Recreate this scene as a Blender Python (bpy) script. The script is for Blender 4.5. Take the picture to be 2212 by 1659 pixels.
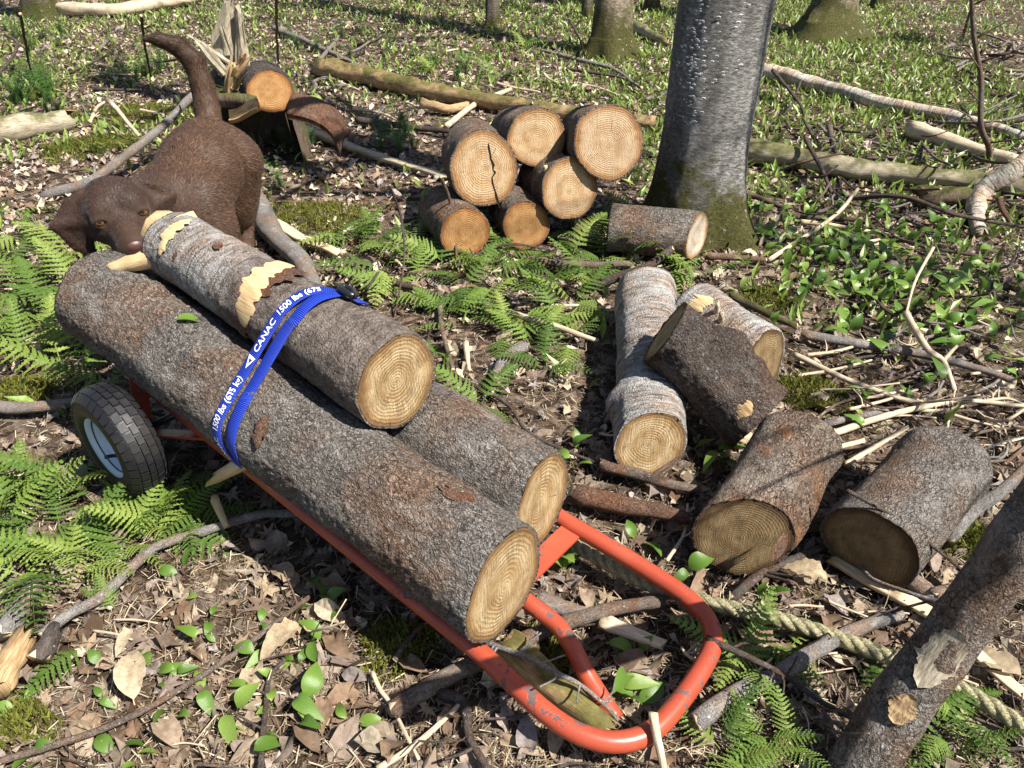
import bpy, math, random
import numpy as np
from mathutils import Vector, Matrix

# ------------------------------------------------------------------ camera, world, sun, exposure
for o in list(bpy.data.objects): bpy.data.objects.remove(o)
scn = bpy.context.scene
COL = scn.collection
H = 1.15; PITCH = math.radians(34.0); FOC = 1670.0      # FOC in units of a 2212 px wide picture
cd = bpy.data.cameras.new('camera'); cam = bpy.data.objects.new('camera', cd); COL.objects.link(cam)
cam.location = (0, 0, H); cam.rotation_euler = (math.pi/2 - PITCH, 0, 0)
cd.sensor_fit = 'HORIZONTAL'; cd.angle = 2*math.atan(1106/FOC); cd.clip_start = 0.02; cd.clip_end = 500
scn.camera = cam
SUN_EL = math.radians(53); SUN_DIR = Vector((0.86*math.cos(SUN_EL), -0.51*math.cos(SUN_EL), math.sin(SUN_EL)))
w = bpy.data.worlds.new('World'); scn.world = w; w.use_nodes = True
nt = w.node_tree; bgn = nt.nodes['Background']; sk = nt.nodes.new('ShaderNodeTexSky'); sk.sky_type = 'NISHITA'
sk.sun_disc = False; sk.sun_elevation = SUN_EL; sk.sun_rotation = math.atan2(SUN_DIR.x, SUN_DIR.y)
nt.links.new(sk.outputs[0], bgn.inputs[0]); bgn.inputs[1].default_value = 0.06
sl = bpy.data.lights.new('sun', 'SUN'); sl.energy = 5.0; sl.angle = math.radians(0.5); sl.color = (1, 0.95, 0.87)
so = bpy.data.objects.new('sun', sl); COL.objects.link(so); so.location = (4, -3, 8)
so.rotation_euler = (-SUN_DIR).to_track_quat('-Z', 'Y').to_euler()
vs = scn.view_settings; vs.view_transform = 'Standard'; vs.look = 'None'; vs.exposure = 1.2; vs.gamma = 1; vs.use_curve_mapping = False

RNG = np.random.default_rng(11); random.seed(5)
CP, SP = math.cos(PITCH), math.sin(PITCH)
def ray(px, py):
    u = (px-1106)/FOC; v = (829.5-py)/FOC
    return np.array([u, CP+v*SP, -SP+v*CP])
def G(px, py, z=0.0):                       # point of the level z seen at a pixel
    d = ray(px, py); return np.array([0, 0, H]) + d*((z-H)/d[2])
def AY(px, py, Y):                          # point at distance Y seen at a pixel
    d = ray(px, py); return np.array([0, 0, H]) + d*(Y/d[1])
def PX(q):
    q = np.asarray(q, float); x = q[..., 0]; y = q[..., 1]; z = q[..., 2]-H
    zc = y*CP - z*SP; return 1106+FOC*x/zc, 829.5-FOC*(y*SP+z*CP)/zc, zc
def unit(v): v = np.asarray(v, float); return v/np.linalg.norm(v)

# ------------------------------------------------------------------ noise
def _h(i, j, k, s):
    n = (i.astype(np.uint32)*np.uint32(374761393) + j.astype(np.uint32)*np.uint32(668265263)
         + k.astype(np.uint32)*np.uint32(2246822519) + np.uint32(s*3266489917 & 0xffffffff))
    n = (n ^ (n >> np.uint32(13)))*np.uint32(1274126177); n = n ^ (n >> np.uint32(16))
    return n.astype(np.float64)/4294967295.0
def vn(P, s=0):
    P = np.asarray(P, float)+1000.0; I = np.floor(P).astype(np.int64); f = P-I; f = f*f*(3-2*f)
    r = 0
    for a in (0, 1):
        for b in (0, 1):
            for c in (0, 1):
                wt = (f[..., 0] if a else 1-f[..., 0])*(f[..., 1] if b else 1-f[..., 1])*(f[..., 2] if c else 1-f[..., 2])
                r = r + wt*_h(I[..., 0]+a, I[..., 1]+b, I[..., 2]+c, s)
    return r*2-1
def fbm(P, s=0, n=4):
    r = 0; a = 1.0; t = 0
    for k in range(n): r = r + a*vn(np.asarray(P)*2**k, s+k*7); t += a; a *= .5
    return r/t

# ------------------------------------------------------------------ object helpers
WO = {}                                     # world origin of every object that parents others
def setp(o, label=None, cat=None, group=None, kind=None):
    if label: o['label'] = label
    if cat: o['category'] = cat
    if group: o['group'] = group
    if kind: o['kind'] = kind
    return o
def root(name, loc, label, cat, group=None):
    o = bpy.data.objects.new(name, None); COL.objects.link(o); o.empty_display_size = .02
    o.location = loc; WO[o.name] = np.array(loc, float); return setp(o, label, cat, group)
def mesh(name, V, F, mats=(), smooth=True, mi=None, col=None, uv=None):
    V = np.asarray(V, float); me = bpy.data.meshes.new(name)
    F = [F] if isinstance(F, np.ndarray) else F
    if F and isinstance(F[0], np.ndarray) and F[0].ndim == 2:
        nl = sum(f.size for f in F); npoly = sum(len(f) for f in F)
        me.vertices.add(len(V)); me.vertices.foreach_set('co', V.astype(np.float32).ravel())
        me.loops.add(nl); me.loops.foreach_set('vertex_index', np.concatenate([f.ravel() for f in F]).astype(np.int32))
        me.polygons.add(npoly); st = []; a = 0
        for f in F: st.append(a+np.arange(len(f))*f.shape[1]); a += f.size
        me.polygons.foreach_set('loop_start', np.concatenate(st).astype(np.int32))
        me.update(calc_edges=True)
    else:
        me.from_pydata([tuple(v) for v in V], [], [tuple(int(i) for i in f) for f in F]); me.update()
    for m in (mats if isinstance(mats, (list, tuple)) else [mats]): me.materials.append(m)
    if mi is not None: me.polygons.foreach_set('material_index', np.asarray(mi, np.int32))
    me.polygons.foreach_set('use_smooth', np.full(len(me.polygons), smooth))
    if col is not None:
        a = me.color_attributes.new('Col', 'FLOAT_COLOR', 'POINT')
        c = np.ones((len(V), 4), np.float32); c[:, :3] = col; a.data.foreach_set('color', c.ravel())
    if uv is not None:
        li = np.zeros(len(me.loops), np.int32); me.loops.foreach_get('vertex_index', li)
        l = me.uv_layers.new(name='UVMap'); l.data.foreach_set('uv', np.asarray(uv, np.float32)[li].ravel())
    return me
def put(name, V, F, mats=(), parent=None, local=False, **k):
    """mesh object; V in world metres, re-based on the parent's origin"""
    V = np.asarray(V, float); c = np.zeros(3)
    if parent is not None: c = WO.get(parent.name, np.zeros(3))
    elif not local: c = np.array([V[:, 0].mean(), V[:, 1].mean(), V[:, 2].min()])
    o = bpy.data.objects.new(name, mesh(name, V-c if not local else V, F, mats, **k)); COL.objects.link(o)
    if parent is not None: o.parent = parent; WO[o.name] = c
    else:
        if not local: o.location = c
        WO[o.name] = c
    return o
def inst(name, me, M, parent=None):
    o = bpy.data.objects.new(name, me); COL.objects.link(o)
    if parent is not None: o.parent = parent
    o.matrix_local = M; return o
def scat(T, F, pos, rot, sc):
    T = np.asarray(T); n = len(pos)
    V = np.einsum('nij,kj->nki', rot, T)*np.asarray(sc).reshape(n, 1, -1) + pos[:, None, :]
    FF = (F[None] + (np.arange(n)*len(T))[:, None, None]).reshape(-1, F.shape[1])
    return V.reshape(-1, 3), FF
def rots(yaw, pitch, roll):
    cy, sy = np.cos(yaw), np.sin(yaw); cp, sp = np.cos(pitch), np.sin(pitch); cr, sr = np.cos(roll), np.sin(roll)
    n = len(yaw); Z = np.zeros(n); O = np.ones(n)
    Rz = np.array([[cy, -sy, Z], [sy, cy, Z], [Z, Z, O]]).transpose(2, 0, 1)
    Rx = np.array([[O, Z, Z], [Z, cp, -sp], [Z, sp, cp]]).transpose(2, 0, 1)
    Ry = np.array([[cr, Z, sr], [Z, O, Z], [-sr, Z, cr]]).transpose(2, 0, 1)
    return Rz @ Rx @ Ry
def catmull(P, n):
    P = np.asarray(P, float)
    if len(P) == 2: t = np.linspace(0, 1, n)[:, None]; return P[0]*(1-t)+P[1]*t
    Q = np.vstack([2*P[0]-P[1], P, 2*P[-1]-P[-2]])
    L = np.r_[0, np.cumsum(np.linalg.norm(np.diff(P[:, :3], axis=0), axis=1))]; out = []
    for s in np.linspace(0, L[-1], n):
        i = min(max(np.searchsorted(L, s, 'right')-1, 0), len(P)-2); t = (s-L[i])/max(L[i+1]-L[i], 1e-9)
        a, b, c, d = Q[i:i+4]
        out.append(.5*((2*b)+(-a+c)*t+(2*a-5*b+4*c-d)*t*t+(-a+3*b-3*c+d)*t**3))
    return np.array(out)
def frames(C):
    T = np.gradient(C, axis=0); T /= np.linalg.norm(T, axis=1)[:, None]
    ref = np.array([0, 0, -1.0]) if abs(T[0][2]) < .9 else np.array([0, 1.0, 0])
    U = []; u = ref - T[0]*ref.dot(T[0]); u /= np.linalg.norm(u)
    for t in T: u = u - t*u.dot(t); u /= np.linalg.norm(u); U.append(u.copy())
    U = np.array(U); return T, U, np.cross(T, U)
def tube(C, R, nth=8, rough=0., seed=0, fr=60., cap=True):
    """V, F(quads), caps, uv for a tube with centre line C and radii R"""
    C = np.asarray(C, float); R = np.broadcast_to(R, (len(C),)).astype(float)
    T, U, W = frames(C); th = np.linspace(0, 2*np.pi, nth, endpoint=False)
    D = U[:, None]*np.cos(th)[None, :, None] + W[:, None]*np.sin(th)[None, :, None]
    V = C[:, None] + D*R[:, None, None]
    if rough: V = V + D*(fbm(V*fr, seed, 3)*rough)[..., None]*R[:, None, None]
    n = len(C); s = np.r_[0, np.cumsum(np.linalg.norm(np.diff(C, axis=0), axis=1))]
    i = np.arange(n-1)[:, None]*nth; j = np.arange(nth); j2 = (j+1) % nth
    F = np.stack([i+j, i+j2, i+nth+j2, i+nth+j], -1).reshape(-1, 4)
    uv = np.stack([np.broadcast_to(th/(2*np.pi)*R.mean()*6.28, (n, nth)), np.broadcast_to(s[:, None], (n, nth))], -1).reshape(-1, 2)
    V = V.reshape(-1, 3)
    caps = []
    if cap: caps = [list(range(nth))[::-1], list(range((n-1)*nth, n*nth))]
    return V, F, caps, uv

# ------------------------------------------------------------------ materials
class NT:
    def __init__(s, name):
        s.m = bpy.data.materials.new(name); s.m.use_nodes = True; s.t = s.m.node_tree; s.b = s.t.nodes['Principled BSDF']
        s.out = s.t.nodes['Material Output']; s.b.inputs['Specular IOR Level'].default_value = .3
    def n(s, ty, **k):
        q = s.t.nodes.new('ShaderNode'+ty)
        for a, v in k.items():
            if a in q.inputs: s.si(q, a, v)
            else: setattr(q, a, v)
        return q
    def si(s, q, a, v):
        if hasattr(v, 'is_linked') or hasattr(v, 'links'): s.t.links.new(v, q.inputs[a])
        else: q.inputs[a].default_value = v
    def co(s, kind='Object', scale=(1, 1, 1), loc=None):
        c = s.n('TexCoord'); m = s.n('Mapping'); s.t.links.new(c.outputs[kind], m.inputs[0]); m.inputs['Scale'].default_value = scale
        if loc is not None: s.t.links.new(loc, m.inputs['Location'])
        return m.outputs[0]
    def noise(s, v, sc, det=4, ro=.6, dist=0):
        q = s.n('TexNoise'); s.t.links.new(v, q.inputs['Vector']); q.inputs['Scale'].default_value = sc; q.inputs['Detail'].default_value = det
        q.inputs['Roughness'].default_value = ro; q.inputs['Distortion'].default_value = dist; return q.outputs[0]
    def vor(s, v, sc, feat='F1', out='Distance', rnd=1):
        q = s.n('TexVoronoi', feature=feat); s.t.links.new(v, q.inputs['Vector']); q.inputs['Scale'].default_value = sc; q.inputs['Randomness'].default_value = rnd
        return q.outputs[out]
    def ramp(s, f, stops, interp='LINEAR'):
        q = s.n('ValToRGB'); s.t.links.new(f, q.inputs[0]); e = q.color_ramp.elements; q.color_ramp.interpolation = interp
        while len(e) < len(stops): e.new(.5)
        for el, (p, c) in zip(e, stops): el.position = p; el.color = (c if len(c) == 4 else (*c, 1)) if isinstance(c, tuple) else (c, c, c, 1)
        return q.outputs[0]
    def mix(s, f, a, b, mode='MIX'):
        q = s.n('Mix', data_type='RGBA', blend_type=mode)
        for i, v in ((0, f), (6, a), (7, b)):
            if hasattr(v, 'links'): s.t.links.new(v, q.inputs[i])
            else: q.inputs[i].default_value = v if i == 0 else (*v, 1)
        return q.outputs[2]
    def math(s, op, a, b=0.0, c=None):
        q = s.n('Math', operation=op)
        for i, v in enumerate((a, b) if c is None else (a, b, c)):
            if hasattr(v, 'links'): s.t.links.new(v, q.inputs[i])
            else: q.inputs[i].default_value = v
        return q.outputs[0]
    def bump(s, h, st=.5, d=.003, normal=None):
        q = s.n('Bump'); s.t.links.new(h, q.inputs['Height']); q.inputs['Strength'].default_value = st; q.inputs['Distance'].default_value = d
        if normal is not None: s.t.links.new(normal, q.inputs['Normal'])
        s.t.links.new(q.outputs[0], s.b.inputs['Normal']); return q.outputs[0]
    def fin(s, col, rough=.8, spec=.25, **k):
        if hasattr(col, 'links'): s.t.links.new(col, s.b.inputs['Base Color'])
        else: s.b.inputs['Base Color'].default_value = (*col, 1)
        if hasattr(rough, 'links'): s.t.links.new(rough, s.b.inputs['Roughness'])
        else: s.b.inputs['Roughness'].default_value = rough
        s.b.inputs['Specular IOR Level'].default_value = spec
        for a, v in k.items(): s.b.inputs[a.replace('_', ' ')].default_value = v
        return s.m
    def objrand(s, k=1.0):
        q = s.n('ObjectInfo'); m = s.n('VectorMath', operation='SCALE'); c = s.n('CombineXYZ')
        for i in range(3): s.t.links.new(q.outputs['Random'], c.inputs[i])
        s.t.links.new(c.outputs[0], m.inputs[0]); m.inputs['Scale'].default_value = 37*k; return m.outputs[0], q.outputs['Random']
    def translucent(s, col, f=.3):
        tr = s.n('BsdfTranslucent'); mx = s.n('MixShader'); mx.inputs[0].default_value = f
        s.t.links.new(col, tr.inputs[0]); s.t.links.new(s.b.outputs[0], mx.inputs[1]); s.t.links.new(tr.outputs[0], mx.inputs[2]); s.t.links.new(mx.outputs[0], s.out.inputs[0])

def bark_mat(name, dark, mid, light, patch=None, patch_amt=.5, scale=1., birch=0., lichen=.15, kind='UV', bst=1., brown=None, flk=.45):
    t = NT(name); ro, rv = t.objrand(); v = t.co(kind, (1, 1, 1), ro)
    big = t.noise(v, 9*scale, 5, .6); wn = t.n('TexNoise'); t.t.links.new(v, wn.inputs['Vector']); wn.inputs['Scale'].default_value = 90*scale; wn.inputs['Detail'].default_value = 3
    va = t.n('VectorMath', operation='SCALE'); t.t.links.new(wn.outputs['Color'], va.inputs[0]); va.inputs['Scale'].default_value = .022/scale; vd = t.n('VectorMath', operation='ADD'); t.t.links.new(t.co(kind, (1.5, 1, 1), ro), vd.inputs[0]); t.t.links.new(va.outputs[0], vd.inputs[1]); vd = vd.outputs[0]
    fl = t.vor(vd, 165*scale); fc = t.n('SeparateColor'); t.t.links.new(t.vor(vd, 165*scale, 'F1', 'Color'), fc.inputs[0]); fc = fc.outputs[0]
    nz = t.noise(v, 260*scale, 4, .75); d2 = t.noise(v, 34*scale, 4, .65, .8)
    lite = tuple(min(1, x*1.25) for x in light)
    c = t.ramp(t.math('ADD', t.math('MULTIPLY', fc, flk), t.math('MULTIPLY_ADD', d2, .5, .5-flk*.5-.2)), [(.2, dark), (.4, mid), (.72, light), (.92, lite)])
    c = t.mix(t.ramp(nz, [(.36, .75), (.56, 0.)]), c, dark); c = t.mix(t.ramp(fl, [(.55, 0.), (.85, .7)]), c, dark)
    c = t.mix(t.ramp(big, [(.36, .35), (.6, 0.)]), c, dark)
    hgt = t.math('ADD', t.math('MULTIPLY', nz, .6), t.math('SUBTRACT', t.math('MULTIPLY', fc, .9), t.math('MULTIPLY', fl, .6)))
    c = t.mix(t.ramp(t.noise(v, 6*scale, 4, .6), [(.44, 0.), (.64, .85)]), c, t.mix(1., c, (1.15, .8, .58), 'MULTIPLY'))
    c = t.mix(t.ramp(t.noise(t.co(kind, (1, .6, 1), ro), 15*scale, 5, .7), [(.54, 0.), (.68, .6)]), c, tuple(min(1, x*1.2) for x in light))
    if not birch:
        vf = t.n('VectorMath', operation='MULTIPLY'); t.t.links.new(vd, vf.inputs[0]); vf.inputs[1].default_value = (1.1, .62, 1); fi = t.vor(vf.outputs[0], 62*scale, 'DISTANCE_TO_EDGE'); fm = t.math('MULTIPLY', t.ramp(fi, [(0., 1.), (.05, 0.)]), t.ramp(t.noise(v, 18*scale, 3), [(.42, 0.), (.58, 1.)]))
        c = t.mix(t.math('MULTIPLY', fm, .85), c, tuple(x*.5 for x in dark)); hgt = t.math('SUBTRACT', hgt, t.math('MULTIPLY', fm, .8))
    if birch:
        vb = t.co(kind, (.22, 2.2, 1), ro); le = t.noise(vb, 75*scale, 4, .6)
        lm = t.ramp(le, [(.53, 0.), (.6, 1.)]); c = t.mix(t.math('MULTIPLY', lm, birch), c, tuple(x*.7 for x in dark))
        cur = t.noise(t.co(kind, (.25, 1.3, 1), ro), 45*scale, 4, .6); c = t.mix(t.math('MULTIPLY', t.ramp(cur, [(.48, 0.), (.66, .55)]), birch), c, tuple(min(1, x*1.12) for x in light))
        hgt = t.math('ADD', t.math('MULTIPLY', hgt, .6), cur)
    if brown:
        sy = t.n('SeparateXYZ'); t.t.links.new(t.co(kind), sy.inputs[0]); g = t.math('ADD', sy.outputs[1], t.math('MULTIPLY', t.math('SUBTRACT', big, .5), .35))
        c = t.mix(t.ramp(g, [(brown[0]-.03, 1.), (brown[0]+.06, 0.)]), c, t.mix(t.ramp(nz, [(.4, 0.), (.6, 1.)]), t.ramp(d2, [(.35, (.04, .03, .024)), (.65, (.13, .1, .08))]), t.ramp(d2, [(.35, (.1, .08, .066)), (.65, (.26, .22, .19))])))
    if patch:
        pm = t.ramp(t.noise(v, 12*scale, 3, .5, .3), [(.62-.06*patch_amt, 0.), (.645-.06*patch_amt, 1.)]); c = t.mix(pm, c, patch)
        hgt = t.math('SUBTRACT', hgt, t.math('MULTIPLY', pm, .5))
    if lichen:
        lm = t.ramp(t.vor(v, 55*scale), [(.0, 1.), (.18, 1.), (.2, 0.)]); l2 = t.ramp(t.noise(v, 16*scale, 3), [(.56, 0.), (.62, 1.)])
        c = t.mix(t.math('MULTIPLY', t.math('MULTIPLY', lm, l2), min(1, lichen*4)), c, (.42, .43, .40))
    t.bump(hgt, bst, .009); return t.fin(c, .82, .2)
def cut_mat(name, pale, tan, edge, rings=18, saw=.4, ringc=.6):
    """UV: pith at 0, bark at 1"""
    t = NT(name); ro, rv = t.objrand(); uv = t.co('UV', (1, 1, 1)); v = t.co('UV', (1, 1, 1), ro)
    wob = t.noise(v, 1.6, 3); L = t.n('VectorMath', operation='LENGTH'); t.t.links.new(uv, L.inputs[0])
    r = t.math('ADD', L.outputs['Value'], t.math('MULTIPLY', t.math('SUBTRACT', wob, .5), .16))
    ph = t.math('ADD', t.math('MULTIPLY', t.math('POWER', r, .85), rings*6.2832), t.math('MULTIPLY', t.noise(v, 4, 4), 6.))
    sn = t.math('MULTIPLY_ADD', t.math('SINE', ph), .5, .5)
    big = t.noise(v, 1.3, 4, .6)
    c = t.ramp(t.math('ADD', r, t.math('MULTIPLY', t.math('SUBTRACT', big, .5), .5)), [(0., tan), (.1, pale), (.4, tan), (.62, pale), (.86, tan), (1., edge)])
    rgap = t.ramp(t.noise(t.co('UV', (1, 1, 1), ro), 3.2, 3), [(.36, 0.), (.62, 1.)])
    c = t.mix(t.math('MULTIPLY', t.math('MULTIPLY', t.math('POWER', sn, 3.), rgap), ringc), c, tuple(x*y for x, y in zip(tan, (.5, .4, .32))))
    rim = t.ramp(t.math('ADD', L.outputs['Value'], t.math('MULTIPLY', t.math('SUBTRACT', t.noise(v, 9, 4), .5), .18)), [(.84, 0.), (.97, 1.)]); c = t.mix(t.math('MULTIPLY', rim, .8), c, edge)
    blot = t.noise(v, 2.6, 5, .65); c = t.mix(t.ramp(blot, [(.52, 0.), (.7, .6)]), c, edge)
    mpr = t.n('Mapping'); t.t.links.new(v, mpr.inputs[0]); mpr.inputs['Rotation'].default_value = (0, 0, .5); mpr.inputs['Scale'].default_value = (.8, 30, 1)
    sw = t.noise(mpr.outputs[0], 2.2, 4, .6, .2); sz = t.ramp(t.noise(v, 1.9, 2), [(.35, .25), (.6, 1.)])
    c = t.mix(t.math('MULTIPLY', t.math('MULTIPLY', t.ramp(sw, [(.4, 1.), (.55, 0.)]), saw), sz), c, tuple(x*.4 for x in tan))
    ang = t.n('TexGradient', gradient_type='RADIAL'); t.t.links.new(uv, ang.inputs[0]); cv = t.n('CombineXYZ'); t.t.links.new(t.math('ADD', t.math('MULTIPLY', ang.outputs[1], 60.), t.math('MULTIPLY', rv, 50.)), cv.inputs[0]); t.t.links.new(t.math('MULTIPLY', r, 1.2), cv.inputs[1])
    rad = t.ramp(t.noise(cv.outputs[0], 1., 2), [(.27, 1.), (.33, 0.)]); c = t.mix(t.math('MULTIPLY', rad, .55), c, tuple(x*.3 for x in tan))
    fine = t.noise(v, 60, 4, .75); c = t.mix(t.ramp(fine, [(.36, .5), (.58, 0.)]), c, edge)
    t.bump(t.math('ADD', t.math('MULTIPLY', sw, 1.4), t.math('ADD', t.math('MULTIPLY', fine, .8), t.math('SUBTRACT', t.math('MULTIPLY', sn, .3), rad))), .9, .005)
    return t.fin(c, .85, .15)
def wood_mat(name, a, b, c3, sc=1., bst=.5):
    t = NT(name); ro, rv = t.objrand(); v = t.co('UV', (8, .8, 1), ro); n1 = t.noise(v, 40*sc, 4, .6); n2 = t.noise(t.co('UV', (1, 1, 1), ro), 20*sc, 4)
    c = t.ramp(n1, [(.3, a), (.5, b), (.7, c3)]); c = t.mix(t.ramp(n2, [(.45, 0.), (.7, .6)]), c, a)
    t.bump(n1, bst, .003); return t.fin(c, .8, .2)
M = {}
M['bark'] = bark_mat('bark_grey_brown', (.055, .046, .038), (.165, .145, .125), (.3, .275, .25))
M['bark2'] = bark_mat('bark_brown', (.06, .042, .03), (.17, .13, .1), (.32, .27, .22), patch=(.26, .12, .06), patch_amt=-.2)
M['barkdark'] = bark_mat('bark_dark', (.03, .022, .018), (.085, .066, .055), (.17, .145, .125))
M['birch'] = bark_mat('bark_silver', (.11, .095, .08), (.26, .245, .225), (.46, .45, .43), birch=.9, flk=.2)
M['birch_brown'] = bark_mat('bark_silver_and_brown', (.1, .088, .075), (.23, .215, .2), (.4, .39, .375), birch=.8, flk=.25, brown=(.42,))
M['birch2'] = bark_mat('bark_white', (.2, .17, .13), (.5, .46, .38), (.72, .68, .6), birch=1., lichen=.3, flk=.15)
M['twig'] = bark_mat('bark_twig', (.05, .036, .026), (.12, .09, .07), (.22, .18, .15), scale=2.2, bst=.5)
M['twigdark'] = bark_mat('bark_twig_dark', (.025, .02, .016), (.06, .048, .04), (.13, .11, .1), scale=2.2, bst=.5)
M['twiggrey'] = bark_mat('bark_twig_grey', (.1, .09, .08), (.2, .185, .17), (.33, .31, .29), scale=2., bst=.6, lichen=.3)
M['red'] = bark_mat('bark_red', (.09, .045, .028), (.2, .11, .07), (.32, .2, .14), scale=1.8)
M['pale'] = wood_mat('peeled_wood', (.36, .26, .15), (.55, .43, .27), (.68, .58, .42))
M['straw'] = wood_mat('dry_stick', (.3, .23, .15), (.46, .37, .26), (.56, .48, .37))
M['fresh'] = wood_mat('fresh_wood', (.42, .28, .13), (.55, .4, .21), (.62, .49, .3))
M['rot'] = wood_mat('rotten_wood', (.17, .1, .05), (.36, .24, .12), (.5, .38, .22))
M['greywood'] = wood_mat('weathered_wood', (.16, .13, .085), (.33, .28, .2), (.48, .43, .33))
M['cut'] = cut_mat('sawn_end_tan', (.7, .52, .32), (.56, .37, .19), (.30, .15, .06), 17, .25, .45)
M['cut_orange'] = cut_mat('sawn_end_orange', (.6, .36, .155), (.5, .27, .1), (.3, .12, .04), 16, .18, .7)
M['cut_pink'] = cut_mat('sawn_end_pale', (.64, .48, .31), (.56, .39, .23), (.32, .16, .065), 21, .12, .4)
M['cut_saw'] = cut_mat('sawn_end_ribbed', (.74, .57, .33), (.54, .36, .17), (.22, .12, .05), 14, .8, .3)
M['cut_old'] = cut_mat('sawn_end_old', (.42, .31, .16), (.3, .2, .095), (.1, .06, .03), 20, .6, .7)
M['cut_white'] = cut_mat('sawn_end_white', (.82, .78, .7), (.74, .6, .42), (.42, .24, .1), 14, .2, .3)
def moss_over(name, base, z0, amt, upward=False, green=(.085, .085, .02)):
    m = M[base].copy(); m.name = name; t = NT.__new__(NT); t.m = m; t.t = m.node_tree; t.b = t.t.nodes['Principled BSDF']; t.out = t.t.nodes['Material Output']
    src = t.b.inputs['Base Color'].links[0].from_socket; v = t.co('Object')
    n = t.noise(v, 9, 5, .65)
    if upward: g = t.n('NewGeometry'); s = t.n('SeparateXYZ'); t.t.links.new(g.outputs['Normal'], s.inputs[0]); k = t.math('MULTIPLY', s.outputs[2], .25)
    else: s = t.n('SeparateXYZ'); t.t.links.new(v, s.inputs[0]); k = t.math('MULTIPLY', t.math('SUBTRACT', z0, s.outputs[2]), .55)
    f = t.ramp(t.math('ADD', t.math('ADD', n, k), amt-.5), [(.48, 0.), (.66, .85)])
    gc = t.ramp(t.noise(v, 60, 4, .7), [(.3, tuple(x*.45 for x in green)), (.55, green), (.75, tuple(x*1.8 for x in green))])
    t.t.links.new(t.mix(f, src, gc), t.b.inputs['Base Color']); M[name] = m
moss_over('mossrot', 'rot', 0, .44, True); moss_over('mossbark', 'twig', 0, .5, True); moss_over('mossgrey', 'greywood', 0, .42, True)

def trunk_mat(name, dark, mid, light, z0, amt, sc=1.):
    t = NT(name); v = t.co('Object'); st = t.noise(t.co('Object', (1, 1, 2.6)), 48*sc, 6, .75); ver = t.noise(t.co('Object', (1, 1, .12)), 9*sc, 3)
    fine = t.noise(t.co('Object', (1, 1, 2)), 150, 4, .7)
    c = t.ramp(st, [(.33, dark), (.5, mid), (.64, light)]); c = t.mix(t.ramp(ver, [(.4, .6), (.58, 0.)]), c, dark)
    le = t.ramp(t.noise(t.co('Object', (1, 1, 6)), 34*sc, 3, .5), [(.58, 0.), (.66, 1.)]); c = t.mix(t.math('MULTIPLY', le, .7), c, dark)
    s = t.n('SeparateXYZ'); t.t.links.new(v, s.inputs[0]); n = t.noise(v, 7, 5, .7)
    k = t.math('SUBTRACT', z0, s.outputs[2]); f = t.ramp(t.math('ADD', t.math('MULTIPLY', k, amt), n), [(.5, 0.), (.66, 1.)])
    gc = t.ramp(t.noise(v, 90, 4, .7), [(.3, (.022, .02, .007)), (.55, (.06, .058, .015)), (.75, (.115, .105, .03))])
    c = t.mix(f, c, gc); li = t.ramp(t.noise(v, 26, 4, .7), [(.62, 0.), (.68, 1.)]); li2 = t.ramp(t.noise(v, 5, 2), [(.5, 0.), (.6, 1.)])
    c = t.mix(t.math('MULTIPLY', t.math('MULTIPLY', li, li2), .75), c, (.42, .43, .36))
    t.bump(t.math('ADD', st, t.math('MULTIPLY', fine, .6)), .9, .008); return t.fin(c, .85, .2)
M['trunk'] = trunk_mat('trunk_bark', (.055, .05, .045), (.2, .19, .175), (.36, .35, .33), .3, 1.1)
M['trunk_b'] = trunk_mat('trunk_bark_brown', (.06, .045, .03), (.2, .16, .11), (.36, .31, .24), .35, 1.3, .9)
M['trunk_c'] = trunk_mat('trunk_bark_small', (.04, .032, .025), (.11, .09, .07), (.22, .19, .16), .2, 1.2)

def leafmat(name, stops, rough=.4, tr=.3, attr=True, vsc=70, spec=.4):
    t = NT(name)
    if attr: a = t.n('Attribute', attribute_name='Col'); c = a.outputs[0]
    else:
        ro, rv = t.objrand(); c = t.ramp(rv, stops)
    n = t.noise(t.co('Object'), vsc, 4, .7); c = t.mix(t.ramp(n, [(.35, .5), (.6, 0.)]), c, (.05, .04, .02), 'MIX')
    t.bump(n, .25, .002); t.fin(c, rough, spec); t.translucent(c, tr); return t.m
M['litter'] = leafmat('dry_leaf', None, .75, .18, True, spec=.15)
M['carpet'] = leafmat('lily_carpet_leaf', None, .38, .3)
M['lily'] = leafmat('lily_leaf', [(0, (.075, .16, .02)), (.5, (.13, .25, .035)), (1, (.22, .33, .06))], .33, .3, False, spec=.5)
M['fern'] = leafmat('fern_frond', [(0, (.07, .14, .026)), (.35, (.12, .21, .035)), (.7, (.19, .29, .05)), (1, (.28, .36, .08))], .5, .35, False, spec=.25)
M['dryleaf'] = leafmat('large_dry_leaf', [(0, (.13, .08, .05)), (.2, (.26, .2, .165)), (.4, (.34, .26, .19)), (.6, (.2, .125, .08)), (.8, (.4, .31, .21)), (1, (.27, .23, .225))], .7, .15, False, vsc=6, spec=.2)
M['beech'] = leafmat('bleached_leaf', [(0, (.42, .32, .2)), (1, (.5, .4, .27))], .65, .2, False, vsc=7, spec=.2)
M['needle'] = leafmat('feathery_green', None, .55, .25)
t = NT('forest_soil'); v = t.co('Object'); n1 = t.noise(v, 22, 6, .7); n2 = t.noise(v, 2.2, 4); ce = t.vor(v, 42, 'F1', 'Color'); sp = t.n('SeparateColor'); t.t.links.new(ce, sp.inputs[0])
c = t.ramp(sp.outputs[0], [(0, (.03, .02, .014)), (.35, (.075, .05, .033)), (.7, (.15, .11, .08)), (1, (.24, .19, .15))]); c = t.mix(t.ramp(n1, [(.42, .75), (.6, 0.)]), c, (.02, .014, .01))
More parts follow.
